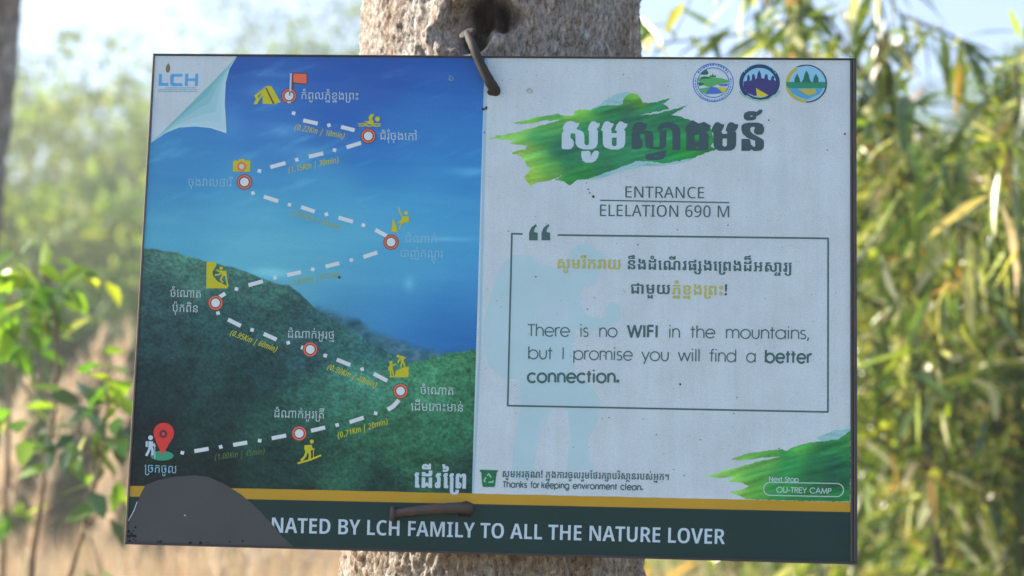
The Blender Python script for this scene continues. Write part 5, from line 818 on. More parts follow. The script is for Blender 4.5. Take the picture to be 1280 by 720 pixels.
# ---- pictograms
def icon(name, polys, lines_, mat, layer=14, w=2, label=None):
    V, T, o = [], [], 0
    for cs, rule in ([(polys, 'evenodd')] if polys else []) + ([(strokes(lines_, w), 'nonzero')] if lines_ else []):
        v, t = fill(cs, rule); 
        V.append(v); T.append(t + o); o += len(v)
    if len(V) == 2:   # strokes lie a hair above the filled shapes
        a = sheet(name, V[0], T[0], mat, layer, None, label); sheet('icon_limb', V[1], T[1] - len(V[0]), mat, layer + .5, a); return a
    return sheet(name, V[0], T[0], mat, layer, None, label)
t = lambda p: Z(315, 85, 11.08, p)
tent = icon('tent_icon', [t([(45, 400), (165, 310), (185, 285), (215, 265), (280, 270), (410, 490), (320, 520), (160, 515), (160, 400), (110, 470), (85, 520), (30, 520), (70, 450), (55, 425)]), t([(92, 405), (148, 362), (100, 440)])], [], M['yellow'])
film('tent_seam', [t([(195, 290), (212, 285), (325, 510), (300, 518)])], M['brown'], 15, tent)
film('flag_icon', [t([(565, 80), (775, 88), (778, 248), (680, 240), (592, 232), (590, 310), (560, 310)])], M['brown'], 13)
film('flag_icon', [t([(585, 96), (765, 102), (765, 235), (680, 228), (585, 218)])], M['orange'], 14)
film('flag_pole', [t([(540, 92), (562, 92), (553, 345), (530, 345)])], M['label'], 15)
film('clock_hand', [t([(525, 345), (548, 345), (540, 405), (528, 405)])], M['brown'], 16)
film('marker_stand', [t([(498, 482), (552, 482), (545, 505), (505, 505)])], M['label'], 15)
c_ = lambda p: Z(230, 180, 6, p)
cm = icon('camera_icon', [c_([(376, 134), (418, 132), (424, 120), (462, 120), (468, 132), (506, 132), (504, 216), (374, 216)])], [], M['yellow'])
film('camera_lens', [c_(circ(440, 177, 36)), c_(circ(440, 177, 22))], M['orange'], 15, cm)
film('camera_lens', [c_(circ(440, 177, 17))], M['label'], 15, cm)
s_ = lambda p: Z(435, 140, 14.4, p)
icon('swimmer_icon', [s_(circ(540, 150, 44)), s_([(300, 190), (380, 185), (395, 150), (372, 130), (425, 58), (480, 60), (478, 82), (440, 130), (470, 195), (470, 235), (380, 230)])],
     [(s_([(190, 232), (240, 240), (290, 228), (340, 242), (400, 230), (450, 244), (520, 232), (600, 240)]), 1.5), (s_([(200, 270), (260, 276), (320, 262), (380, 280), (450, 266), (520, 280), (595, 268)]), 1.5)], M['yellow'])
k_ = lambda p: Z(470, 255, 11.08, p)
icon('climber_icon', [k_([(245, 205), (270, 260), (310, 402), (220, 398), (232, 300)]), k_([(365, 192), (460, 180), (468, 262), (385, 278), (300, 285), (350, 240)]), k_(circ(425, 135, 27))], [k_([(322, 60), (345, 150), (380, 195)]), k_([(380, 265), (345, 310), (322, 362)])], M['yellow'], w=1.8)
q_ = lambda p: Z(250, 320, 9.6, p)
icon('rock_icon', [q_([(95, 78), (205, 80), (212, 120), (165, 195), (172, 250), (225, 310), (340, 368), (348, 396), (90, 396)])], [], M['yellow'], 13)
icon('climber_icon', [q_(circ(268, 155, 21)), q_([(258, 182), (328, 185), (338, 245), (280, 250)])], [q_([(265, 200), (215, 175)]), q_([(265, 215), (235, 232), (195, 238)]), q_([(290, 240), (262, 290), (290, 328)]), q_([(322, 240), (335, 300), (348, 375)])], M['yellow'], 14, w=2.0)
p_ = lambda p: Z(475, 435, 10.28, p)
icon('climbing_pair_icon', [p_([(130, 382), (130, 368), (200, 366), (212, 300), (320, 248), (375, 250), (375, 382)]), p_(circ(240, 110, 20)), p_(circ(150, 192, 21))],
     [(p_([(258, 122), (300, 128), (290, 185)]), 3.6), p_([(290, 180), (275, 255)]), p_([(305, 175), (325, 245)]), p_([(272, 130), (235, 195)]), p_([(310, 125), (335, 140)]), (p_([(152, 215), (152, 300)]), 4), p_([(160, 232), (212, 212)]), p_([(130, 240), (120, 292)]), p_([(140, 295), (150, 370)]), p_([(168, 295), (185, 370)])], M['yellow'], w=1.9)
n_ = lambda p: Z(355, 525, 12, p)
icon('walker_icon', [n_(circ(432, 325, 30)), n_([(325, 380), (430, 374), (442, 430), (402, 495), (340, 492), (318, 430)])],
     [n_([(430, 432), (468, 442)]), (n_([(456, 440), (456, 565)]), 1.0), (n_([(355, 480), (330, 550), (270, 612)]), 3.0), (n_([(400, 485), (405, 540), (395, 600)]), 3.0), (n_([(220, 652), (400, 600), (572, 530)]), 2.3)], M['yellow'])
g_ = lambda p: Z(175, 520, 9, p)
film('pin_base', [g_(circ(265, 447, 130, 54))], M['pin_green'], 13)
pin = film('map_pin', [g_([(285 + 115 * math.cos(R(a)), 192 - 115 * math.sin(R(a))) for a in range(-25, 206, 11)] + [(215, 330), (262, 425), (282, 428), (340, 320)])], M['red'], 14)
film('pin_ring', [g_(circ(280, 203, 46)), g_(circ(280, 203, 20))], M['pin_dark'], 15, pin)
icon('hiker_icon', [g_(circ(137, 245, 27)), g_([(112, 285), (165, 285), (162, 352), (112, 352)]), g_([(82, 284), (106, 284), (104, 350), (82, 345)])],
     [(g_([(135, 340), (118, 390), (88, 448)]), 3.1), (g_([(148, 340), (160, 390), (155, 442)]), 3.0), (g_([(155, 310), (190, 345)]), 2.2), (g_([(183, 305), (185, 480)]), .9)], M['title_white'], 16)
b2 = lambda p: Z(595, 580, 18, p)
bn = film('bin_icon', [b2([(90, 130), (515, 145), (490, 182), (475, 195), (432, 510), (410, 522), (175, 520), (155, 500), (125, 188), (97, 172)])], M['bin'], 12)
film('recycling_arrows', strokes([b2([(258, 268), (295, 225), (350, 310)]), b2([(235, 300), (195, 372), (215, 412)]), b2([(290, 412), (385, 412), (392, 370)])], 1.8), M['binlight'], 13, bn, rule='nonzero')

# ---- three round emblems
E1 = {k: print_mat('emblem_' + k, ink(*v), .06) for k, v in dict(blue=(58, 108, 190), navy=(36, 62, 104), purple=(52, 56, 112), green=(40, 122, 104), green_dark=(36, 96, 86), green_light=(72, 148, 96),
      cyan=(112, 172, 212), sea=(70, 140, 190), gold=(150, 155, 75), sand=(150, 158, 150), river=(62, 100, 185), field=(165, 170, 50), mint=(120, 165, 165)).items()}
def ring_text(cx, cy, r, mat, a0, a1, par, layer, w=2.0):
    ls = []; a = a0; random.seed(int(cx + r))
    while a < a1:
        d = random.uniform(3, 6.5); ls.append([(cx + r * math.cos(R(a)), cy - r * math.sin(R(a))), (cx + r * math.cos(R(a + d)), cy - r * math.sin(R(a + d)))]); a += d + random.uniform(2.5, 4.5)
    film('emblem_lettering', strokes(ls, w), mat, layer, par, rule='nonzero')
x, y = 890.8, 105.0
e = film('round_emblem', [circ(x, y, 25.6, 24.2, 40), circ(x, y, 24.5, 23.1, 40), circ(x, y, 20.3, 19, 40), circ(x, y, 19.2, 17.9, 40)], E1['blue'], 9, None, 'emblem with double blue ring around river and fields')
ring_text(x, y, 22.2, E1['blue'], 35, 145, e, 10); ring_text(x, y, 22.2, E1['blue'], 165, 375, e, 10, 1.4)
j = lambda p: Z(860, 76, 12, p)
film('emblem_hill', [j([(140, 290), (230, 250), (330, 262), (400, 275), (480, 280), (598, 315), (590, 350), (430, 375), (330, 420), (200, 380), (150, 330)]), j([(165, 440), (280, 420), (340, 420), (270, 520), (200, 490)])], E1['green_light'], 10, e)
film('emblem_tree', [j([(170, 225), (200, 195), (265, 150), (300, 200), (285, 228), (230, 232)]), j([(310, 262), (330, 235), (345, 250), (362, 210), (380, 250), (405, 235), (412, 268)]), j([(135, 345), (190, 350), (240, 360), (215, 385), (160, 400)]), j([(190, 262), (300, 262), (330, 285), (180, 300)])], E1['green_dark'], 11, e)
film('emblem_river', [j([(330, 410), (420, 420), (520, 500), (430, 515), (250, 522), (290, 460)]), j([(440, 375), (590, 365), (580, 400), (470, 400)])], E1['river'], 11, e)
film('emblem_field', [j([(420, 410), (570, 430), (545, 500), (500, 490)])], E1['field'], 12, e)
x, y = 948.5, 105.2
e = film('round_emblem', [circ(x, y, 25.4, 23, 40), circ(x, y, 20.6, 18.6, 40)], E1['navy'], 9, None, 'dark navy emblem with temple towers and yellow path')
film('emblem_sky', [circ(x, y, 20.4, 18.4, 40)], E1['cyan'], 9, e)
ring_text(x, y - 1, 22.8, E1['cyan'], 28, 150, e, 10, 1.2)
j = lambda p: Z(850, 75, 6.564, p)
film('emblem_towers', [j([(515, 190), (545, 180), (545, 150), (556, 128), (567, 150), (567, 185), (582, 175), (585, 140), (596, 122), (608, 140), (612, 170), (625, 160), (630, 125), (643, 95), (657, 125), (662, 160), (685, 165), (690, 140), (702, 122), (714, 140), (716, 170), (735, 180), (750, 140), (772, 150), (762, 170), (785, 190), (782, 240), (760, 285), (705, 305), (600, 305), (545, 280), (517, 240)])], E1['purple'], 10, e)
film('emblem_field', [j([(618, 240), (640, 255), (720, 300), (655, 318), (625, 310)])], E1['field'], 11, e)
film('emblem_ribbon', strokes([j([(482, 265), (500, 292), (525, 315), (540, 305), (590, 335), (655, 345), (720, 335), (765, 300), (780, 312), (800, 285), (815, 262)])], 1.9), E1['mint'], 12, e, rule='nonzero')
x, y = 1006.8, 106.3
e = film('round_emblem', [arc(x, y, 26, 23.8, -125, 90, 30) + arc(x, y, 24.2, 22.3, 90, -95, 30)], E1['navy'], 9, None, 'round emblem with three green trees over water')
film('emblem_sky', [circ(x, y, 23.6, 21.6, 40)], E1['cyan'], 8.5, e)
film('emblem_rim', [arc(x, y, 25.8, 23.6, 90, 240, 20) + arc(x, y, 21.5, 19.8, 240, 90, 20)], E1['gold'], 9.5, e)
j = lambda p: Z(950, 76, 12, p)
film('emblem_bank', [j([(378, 338), (972, 338), (985, 380), (960, 430), (410, 430), (380, 385)])], E1['green'], 10, e)
film('emblem_trees', [j([(505, 345), (505, 290), (545, 210), (582, 290), (592, 345)]), j([(610, 345), (640, 290), (655, 220), (683, 165), (715, 220), (735, 300), (760, 345)]), j([(780, 345), (790, 280), (825, 215), (862, 280), (868, 345)])], E1['green_dark'], 11, e)
film('emblem_water', [j([(420, 430), (940, 430), (880, 520), (690, 600), (560, 560), (460, 500)])], E1['sea'], 10, e)
film('emblem_reflection', [j([(560, 440), (820, 440), (840, 500), (720, 545), (640, 500)])], E1['gold'], 10.5, e)

# ---- wear: bare grey patch, chips, specks
film('bare_patch', [jag([(160, 677), (160.5, 660), (168, 642), (177, 620), (184, 606), (200, 600), (222, 595.5), (245, 594.3), (262, 596), (282, 605), (303, 618), (324, 636), (342, 656), (354, 670), (368, 683), (300, 681.2), (220, 679)], .35, 6, 31)], M['patch'], 18, None, 'bare dark grey patch where the print has come off')
line('peeled_edge', [(173.5, 627), (170, 637), (166.5, 644), (162.5, 651)], 1.0, M['label'], 19)
random.seed(5)
_ch = [[(158.9 + random.uniform(0, 14) + dx, 656 + random.uniform(0, 20) + dy) for dx, dy in ((0, 0), (random.uniform(1, 4), random.uniform(-1, 1)), (random.uniform(1, 4), random.uniform(1, 4)), (0, random.uniform(1, 3)))] for _ in range(1)]
chips = []
for i in range(26):
    cx = 162 + abs(random.gauss(0, 8)) if i < 16 else random.uniform(175, 355); f = (cx - 160) / 900
    cy = (676 + f * 25) - abs(random.gauss(0, 9 if i < 16 else 1.2)); r = random.uniform(.8, 2.6)
    chips.append([(cx + r * math.cos(a) * random.uniform(.5, 1.2), cy + r * math.sin(a) * random.uniform(.5, 1.2)) for a in (0, 1, 2, 3.1, 4.2, 5.3)])
film('paint_chips', chips, M['chip'], 19, rule='nonzero')
film('paint_chips', [circ(233, 644, 1.3, .9, 8)], M['label'], 19)
sp = []
for i in range(150):
    cx, cy = random.uniform(612, 1055), random.uniform(90, 600); r = random.choice([.35, .4, .5, .6, .9]); sp.append(circ(cx, cy, r, r * random.uniform(.7, 1.3), 6))
film('dirt_specks', sp, M['speck'], 20, rule='nonzero')['kind'] = 'stuff'
film('rust_spots', [circ(741.5, 247, 1.7, 1.7, 9), circ(735, 238, 1, 1, 7), circ(737, 242.5, .9, .9, 7), circ(733, 230, .7, .9, 7), circ(604.5, 138, 2.6, 1.6, 9), circ(608, 136.5, 1.5, 2.2, 9), circ(606, 167, 1.1, .8, 7), circ(425, 347.5, 1.6, 1.8, 8), circ(755, 445, .8, .9, 7), circ(670, 347, .9, .9, 7), circ(960, 152, .9, 1.2, 7), circ(1055, 169, 1.2, 1.5, 7), circ(850, 481, 1.3, 1.5, 7)], M['rust'], 21, rule='nonzero')
film('old_screw_dent', [jag(circ(662, 115, 3.6, 3.4, 14), .9, 2, 2), jag(circ(661.6, 115.6, 2.0, 1.8, 12), .8, 2, 4)], M['dent'], 21)
film('old_screw_dent', [jag(circ(564, 100, 3.2, 3.8, 14), .9, 2, 6), jag(circ(564.5, 99.5, 1.5, 1.9, 12), .8, 2, 7)], print_mat('dent_blue', ink(84, 122, 165), .2), 21)
film('rust_stain', [jag([(609, 117), (613, 109), (622, 109), (626, 116), (623, 121), (613, 121)], .8, 2, 3)], M['rust'], 8.2)
film('rust_stain', [jag([(572, 629), (584, 626), (592, 630), (594, 640), (588, 646), (574, 646)], .8, 2, 5)], M['chip'], 8.2)

# ================================================================ MAIN TREE TRUNK AND SPIKES
TX0, TY0 = -0.024, 0.232
def trunk_axis(z): return TX0 - .0025 + .018 * (z - 1.6), TY0 + .004 * (z - 1.5)
def trunk_r(z): return .2065 - .010 * (z - 1.5) + .03 * math.exp(-max(z, 0) * 3)
def bark_mat(name, c_dark, c_mid, c_light, lichen, sc=1.0):
    m, nt, b = new_mat(name)
    tc = N(nt, 'ShaderNodeTexCoord')
    mp = N(nt, 'ShaderNodeMapping'); mp.inputs['Scale'].default_value = (1, 1, .4); nt.links.new(tc.outputs['Object'], mp.inputs[0])
    n1 = N(nt, 'ShaderNodeTexNoise', i_Scale=190 * sc, i_Detail=7, i_Roughness=.7, i_Distortion=.6); nt.links.new(mp.outputs[0], n1.inputs['Vector'])
    n2 = N(nt, 'ShaderNodeTexNoise', i_Scale=15 * sc, i_Detail=7, i_Roughness=.65); nt.links.new(mp.outputs[0], n2.inputs['Vector'])
    n3 = N(nt, 'ShaderNodeTexNoise', i_Scale=22 * sc, i_Detail=6, i_Roughness=.75); nt.links.new(tc.outputs['Object'], n3.inputs['Vector'])
    r1 = ramp(nt, n1.outputs['Fac'], [(.34, c_dark), (.5, c_mid), (.68, c_light)])
    r2 = ramp(nt, n2.outputs['Fac'], [(.34, (.50, .40, .33)), (.46, (.90, .82, .75)), (.56, (1.05, 1.04, 1.02)), (.66, (1.35, 1.38, 1.40))])
    c = mix(nt, r1.outputs[0], r2.outputs[0], 1.0, 'MULTIPLY')
    r3 = ramp(nt, n3.outputs['Fac'], [(.58, (0, 0, 0)), (.70, (.75, .75, .75))])
    c = mix(nt, c, lichen, r3.outputs[0])
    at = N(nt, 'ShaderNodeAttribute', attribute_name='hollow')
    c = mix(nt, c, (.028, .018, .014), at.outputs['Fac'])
    nt.links.new(c, b.inputs['Base Color']); b.inputs['Roughness'].default_value = .9; b.inputs['Specular IOR Level'].default_value = .15
    bp = N(nt, 'ShaderNodeBump', i_Strength=.9, i_Distance=.006); nt.links.new(n1.outputs['Fac'], bp.inputs['Height']); nt.links.new(bp.outputs[0], b.inputs['Normal'])
    return m
M['bark'] = bark_mat('pale_grey_bark', (.10, .078, .06), (.325, .29, .255), (.61, .56, .505), (.34, .40, .37))
tree = empty('tree', (TX0, TY0, 0), 'thick pale grey rough barked tree trunk behind the sign, knot hole at top', 'tree')
def sstep(a, b, x):
    t = min(1, max(0, (x - a) / (b - a))); return t * t * (3 - 2 * t)
def trunk_mesh():
    zs = [0, .1, .25, .45, .65, .85] + list(np.arange(.98, 2.62, .0042)) + [2.75, 3.0, 3.4, 4.0, 4.6]
    na = 430; V = []; hol = []
    # knot on the camera side, at angle 0 = towards -Y
    KZ = 2.165; KX = -.022
    for z in zs:
        ax, ay = trunk_axis(z); r0 = trunk_r(z)
        for k in range(na):
            an = 2 * math.pi * k / na; s_, c_ = math.sin(an), -math.cos(an)
            x = s_ * r0; y = c_ * r0
            p = Vector((x * 1.0, y, z * .5))
            d = noise.noise(p * 9) * .006
            q = Vector((x, y, z * .62))
            q2 = Vector((x, y, z * .38)); f1 = abs(noise.noise(q2 * 75)); f2 = noise.noise(q * 150); f3 = noise.noise(q * 290); f4 = noise.noise(q2 * 28); f5 = noise.noise(q * 480)
            d += -.0040 * (1 - min(1, f1 * 3.5)) * (.6 + f4) + f2 * .0034 + f3 * .0036 + f5 * .0022 + f4 * .006
            h = 0
            if c_ < 0 and 1.9 < z < 2.6:
                dx, dz_ = x - KX + .012 * noise.noise(q * 26), z - KZ + .014 * noise.noise(q * 22 + Vector((5, 0, 0))) + .006 * noise.noise(q * 60)
                # raised swirl left of the hole and around the spike head
                a = math.hypot((dx + .018) / .042, (dz_ + .012) / .048)
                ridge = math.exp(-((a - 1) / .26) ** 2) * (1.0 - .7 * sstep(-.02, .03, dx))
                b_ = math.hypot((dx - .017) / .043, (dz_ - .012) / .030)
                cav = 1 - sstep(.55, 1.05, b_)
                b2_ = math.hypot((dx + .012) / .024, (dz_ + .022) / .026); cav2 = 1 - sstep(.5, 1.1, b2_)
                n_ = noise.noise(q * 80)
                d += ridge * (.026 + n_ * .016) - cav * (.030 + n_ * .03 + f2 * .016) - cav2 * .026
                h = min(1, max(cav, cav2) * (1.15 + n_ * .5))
            r = r0 + d
            V.append((ax + s_ * r - TX0, ay + c_ * r - TY0, z)); hol.append(max(0, h))
    nz = len(zs); I = np.arange(nz - 1)[:, None] * na; K = np.arange(na)[None]; K2 = (K + 1) % na
    F = np.stack([I + K, I + K2, I + na + K2, I + na + K], -1).reshape(-1, 4)
    me = quads_mesh('trunk', V, F, True)
    at = me.attributes.new('hollow', 'FLOAT', 'POINT'); at.data.foreach_set('value', hol)
    return me
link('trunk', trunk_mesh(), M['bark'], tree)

def pt(px, py, depth):
    """a point at the given distance in front of the camera (used to measure the scene)"""
    v = Vector(((px - 640) / FPX * depth, (360 - py) / FPX * depth, -depth)); return CAMM @ v
def spike(name, path, radii, headdir, mat, label, head_r):
    o = empty(name, path[0], label, 'spike')
    P0 = Vector(path[0])
    # smooth the path
    pts = []; rr = []
    n = len(path)
    for i in range(n - 1):
        p0 = Vector(path[max(i - 1, 0)]); p1 = Vector(path[i]); p2 = Vector(path[i + 1]); p3 = Vector(path[min(i + 2, n - 1)])
        for k in range(6):
            t_ = k / 6
            pts.append(.5 * ((2 * p1) + (p2 - p0) * t_ + (2 * p0 - 5 * p1 + 4 * p2 - p3) * t_ ** 2 + (3 * p1 - p0 - 3 * p2 + p3) * t_ ** 3) - P0); rr.append(radii[i] + (radii[i + 1] - radii[i]) * t_)
    pts.append(Vector(path[-1]) - P0); rr.append(radii[-1])
    vs, fs = tube(pts, rr, 14, True, .03)
    link('shank', mesh('shank', vs, fs, True), mat, o)
    h = Vector(headdir).normalized()
    vs, fs = tube([-h * .0035, -h * .001, h * .0015, h * .003], [head_r * .8, head_r, head_r, head_r * .75], 14, True, .06)
    link('head', mesh('head', vs, fs, True), mat, o)
    return o
def on_face(px, py, lift):
    u, v = onboard([(px, py)])[0]; return BOARDM @ Vector((u, v, FACE + lift))
a = on_face(583, 40, -.014); 
spike('bent_spike', [a, on_face(592, 62, .008), on_face(602, 85, .010), on_face(612, 104, .008), on_face(618.5, 114, .002), on_face(620, 117, -.010)], [.0052, .0056, .0060, .0065, .0070, .0068], (-.35, -.5, .6), M['spike'],
      'bent dark iron spike hooked over the top edge of the sign below the knot', .0115)
spike('bent_spike', [on_face(492, 642, .005), on_face(520, 638.5, .006), on_face(550, 636, .006), on_face(575, 635, .006), on_face(586, 635.5, .002), on_face(590, 636.5, -.010)], [.0048, .0056, .0062, .0068, .0072, .0068], (-1, -.1, .05), M['spike2'],
      'bent rusty spike lying flat across the dark green banner under the gold stripe', .0095)

# ================================================================ SURROUNDINGS
def leaf_mat(name, stops, rough=.45, trans=.45, spec=.5, tint=(1.35, 1.4, .55)):
    m, nt, b = new_mat(name)
    ge = N(nt, 'ShaderNodeNewGeometry'); oi = N(nt, 'ShaderNodeObjectInfo')
    ad = N(nt, 'ShaderNodeMath', operation='ADD'); nt.links.new(ge.outputs['Random Per Island'], ad.inputs[0]); nt.links.new(oi.outputs['Random'], ad.inputs[1])
    fr = N(nt, 'ShaderNodeMath', operation='FRACT'); nt.links.new(ad.outputs[0], fr.inputs[0])
    r = ramp(nt, fr.outputs[0], stops)
    tc = N(nt, 'ShaderNodeTexCoord'); n1 = N(nt, 'ShaderNodeTexNoise', i_Scale=3.0, i_Detail=3); nt.links.new(ge.outputs['Position'], n1.inputs['Vector'])
    s = ramp(nt, n1.outputs['Fac'], [(.3, (.75, .8, .8)), (.7, (1.2, 1.15, 1.1))])
    c = mix(nt, r.outputs[0], s.outputs[0], 1.0, 'MULTIPLY')
    nt.links.new(c, b.inputs['Base Color']); b.inputs['Roughness'].default_value = rough; b.inputs['Specular IOR Level'].default_value = spec
    tr = N(nt, 'ShaderNodeBsdfTranslucent'); g = mix(nt, c, tint, 1.0, 'MULTIPLY'); nt.links.new(g, tr.inputs[0])
    ms = N(nt, 'ShaderNodeMixShader', i_0=trans); nt.links.new(b.outputs[0], ms.inputs[1]); nt.links.new(tr.outputs[0], ms.inputs[2])
    nt.links.new(ms.outputs[0], nt.nodes['Material Output'].inputs[0])
    return m
M['bamboo_leaf'] = leaf_mat('bamboo_leaves', [(0, (.025, .055, .015)), (.24, (.06, .12, .025)), (.44, (.16, .25, .04)), (.58, (.30, .38, .05)), (.70, (.48, .47, .10)), (.80, (.46, .46, .26)), (.88, (.66, .64, .5)), (.94, (.62, .30, .06)), (.97, (.10, .18, .03)), (1, (.05, .10, .02))], .28, .42, 1.0)
M['forest_leaf'] = leaf_mat('forest_leaves', [(0, (.04, .09, .03)), (.4, (.085, .165, .045)), (.7, (.14, .23, .06)), (.9, (.25, .31, .08)), (1, (.1, .17, .05))], .55, .4, .3)
M['forest_leaf2'] = leaf_mat('forest_leaves_yellow', [(0, (.06, .12, .03)), (.4, (.14, .22, .045)), (.7, (.24, .32, .06)), (.9, (.38, .40, .09)), (1, (.12, .19, .04))], .55, .4, .3)
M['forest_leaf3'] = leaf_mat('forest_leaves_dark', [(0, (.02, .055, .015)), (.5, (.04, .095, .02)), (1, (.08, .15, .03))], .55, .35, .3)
M['sapling_leaf'] = leaf_mat('sapling_leaves', [(0, (.05, .14, .02)), (.4, (.11, .25, .025)), (.75, (.24, .37, .035)), (1, (.42, .45, .05))], .35, .55, .6)
M['sapling_leaf2'] = leaf_mat('sapling_leaves_bluish', [(0, (.03, .08, .04)), (.6, (.07, .15, .06)), (1, (.14, .22, .07))], .3, .4, .8)
M['straw'] = leaf_mat('dry_grass', [(0, (.34, .25, .15)), (.5, (.55, .43, .29)), (.85, (.70, .58, .43)), (1, (.30, .30, .12))], .7, .35, .2, (1.15, 1.05, .9))
M['green_grass'] = leaf_mat('green_grass', [(0, (.06, .11, .02)), (.5, (.13, .2, .03)), (1, (.3, .32, .08))], .6, .4, .3)
M['culm'] = bark_mat('bamboo_culm', (.04, .045, .03), (.07, .08, .05), (.12, .12, .08), (.10, .10, .09), .4)
M['bark2'] = bark_mat('dark_mottled_bark', (.06, .05, .045), (.22, .20, .185), (.42, .40, .38), (.42, .44, .42), .2)
M['bark3'] = bark_mat('far_tree_bark', (.08, .07, .06), (.14, .12, .10), (.2, .18, .15), (.2, .2, .17), .2)
M['twig'] = bark_mat('sapling_stem', (.12, .09, .06), (.2, .15, .1), (.28, .22, .15), (.2, .2, .12), .3)

# ground
def ground_z(x, y):
    r = math.hypot(x, y)
    return noise.noise(Vector((x * .05, y * .05, 1))) * .6 * min(1, r / 12) + .09 * max(0, y - 6) * sstep(6, 30, y) * .8 + noise.noise(Vector((x * .5, y * .5, 3))) * .05
def terrain():
    m, nt, b = new_mat('earth_and_litter')
    ge = N(nt, 'ShaderNodeNewGeometry')
    n1 = N(nt, 'ShaderNodeTexNoise', i_Scale=1.3, i_Detail=8, i_Roughness=.7); nt.links.new(ge.outputs['Position'], n1.inputs['Vector'])
    r = ramp(nt, n1.outputs['Fac'], [(.3, (.07, .08, .03)), (.5, (.17, .14, .08)), (.7, (.30, .24, .15))])
    nt.links.new(r.outputs[0], b.inputs['Base Color']); b.inputs['Roughness'].default_value = .95
    bp = N(nt, 'ShaderNodeBump', i_Strength=.6, i_Distance=.05); nt.links.new(n1.outputs['Fac'], bp.inputs['Height']); nt.links.new(bp.outputs[0], b.inputs['Normal'])
    g = np.concatenate([-np.geomspace(180, 1, 40), np.linspace(-.9, .9, 7), np.geomspace(1, 180, 40)])
    n = len(g); V = [(x, y, ground_z(x, y)) for y in g for x in g]
    I = np.arange(n - 1)[:, None] * n + np.arange(n - 1)[None]; F = np.stack([I, I + 1, I + n + 1, I + n], -1).reshape(-1, 4)
    o = link('ground', quads_mesh('ground', V, F, True), m); o['kind'] = 'structure'
terrain()

def leaves(C, D, U, L, W, fold=.25, droop=.0):
    """many lance-shaped leaves: base points C, directions D, up hints U, lengths L, widths W -> mesh arrays (8 verts, 5 faces as quads)"""
    n = len(C); D = D / np.linalg.norm(D, axis=1, keepdims=True)
    S = np.cross(D, U); S /= np.maximum(np.linalg.norm(S, axis=1, keepdims=True), 1e-6); Nn = np.cross(S, D)
    L = L[:, None]; W = W[:, None]
    g = np.array([0, 0, -1.0])
    def at(t): return C + D * L * t + g * L * droop * t * t
    b0 = at(0); a1 = at(.38); a2 = at(.72); tip = at(1.0)
    V = np.stack([b0, a1 + S * W * .5 + Nn * W * fold, a1 - Nn * W * fold * .2, a1 - S * W * .5 + Nn * W * fold, a2 + S * W * .36 + Nn * W * fold * .7, a2 - Nn * W * fold * .2, a2 - S * W * .36 + Nn * W * fold * .7, tip], 1).reshape(-1, 3)
    q = np.array([[0, 2, 1, 1], [1, 2, 5, 4], [2, 3, 6, 5], [0, 3, 2, 2], [4, 5, 7, 7], [5, 6, 7, 7]])
    return V, n
TRI = np.array([[0, 2, 1], [0, 3, 2], [1, 2, 5], [1, 5, 4], [2, 3, 6], [2, 6, 5], [4, 5, 7], [5, 6, 7]])
def leaf_mesh(name, *a, **k):
    V, n = leaves(*a, **k)
    F = (np.arange(n)[:, None, None] * 8 + TRI[None]).reshape(-1, 3)
    return quads_mesh(name, V, F, False)
def rand_dirs(n, zc=0.0, zs=1.0):
    a = rng.uniform(0, 2 * np.pi, n); z = rng.normal(zc, zs, n); return np.c_[np.cos(a), np.sin(a), z]

# ---- far trees
def crown_mesh(name, h, rad, nl, ls, seed, flat=.75, base=.35):
    r = np.random.default_rng(seed)
    nb = 26
    # clump centres inside an uneven crown
    cl = []
    while len(cl) < nb:
        p = r.uniform(-1, 1, 3)
        if np.linalg.norm(p) < 1 and np.linalg.norm(p) > .25: cl.append(p)
    cl = np.array(cl) * [rad, rad, h * (1 - base) / 2 * flat / .75] + [0, 0, h * (1 + base) / 2]
    cr = r.uniform(.22, .42, nb) * rad
    k = r.integers(0, nb, nl); d = r.normal(size=(nl, 3)); d /= np.linalg.norm(d, axis=1, keepdims=True)
    C = cl[k] + d * (cr[k] * r.uniform(.45, 1.05, nl))[:, None] * [1, 1, .75]
    D = d + r.normal(0, .5, (nl, 3)); U = r.normal(size=(nl, 3)) * .5 + [0, 0, 1]
    L = r.uniform(.6, 1.3, nl) * ls
    return leaf_mesh(name, C, D, U, L, L * .5, fold=.2), cl
def far_tree(x, y, h, rad, nl, ls, mat, label, seed, group=None, base=.35):
    z = ground_z(x, y) - .2
    t_ = empty('tree', (x, y, z), label, 'tree', group)
    cm_, cl = crown_mesh('crown', h, rad, nl, ls, seed, base=base)
    tw = .02 * h + .03
    lean = random.uniform(-.04, .04) * h
    parts = [tube([(0, 0, 0), (lean * .3, 0, h * .3), (lean, 0, h * .6), (lean, 0, h * .85)], [tw, tw * .8, tw * .5, tw * .15], 8)]
    for c in cl[::3]:
        z0 = c[2] * random.uniform(.5, .75); parts.append(tube([(lean * z0 / h, 0, z0), ((c[0]) * .5, c[1] * .5, (z0 + c[2]) / 2 + .1), tuple(c)], [tw * .4, tw * .25, tw * .08], 5))
    v, f = join(parts); link('trunk', mesh('trunk', v, f, True), M['bark3'], t_)
    link('crown', cm_, mat, t_)
    return t_
def place(px, d): return (px - 640) / FPX * d, d - 2.14
def h_for(py, d, x, y): return 1.5 + d * math.tan(R(PITCH) + math.atan((360 - py) / FPX)) - ground_z(x, y)
G_ = 'trees of the hazy forest behind the sign'
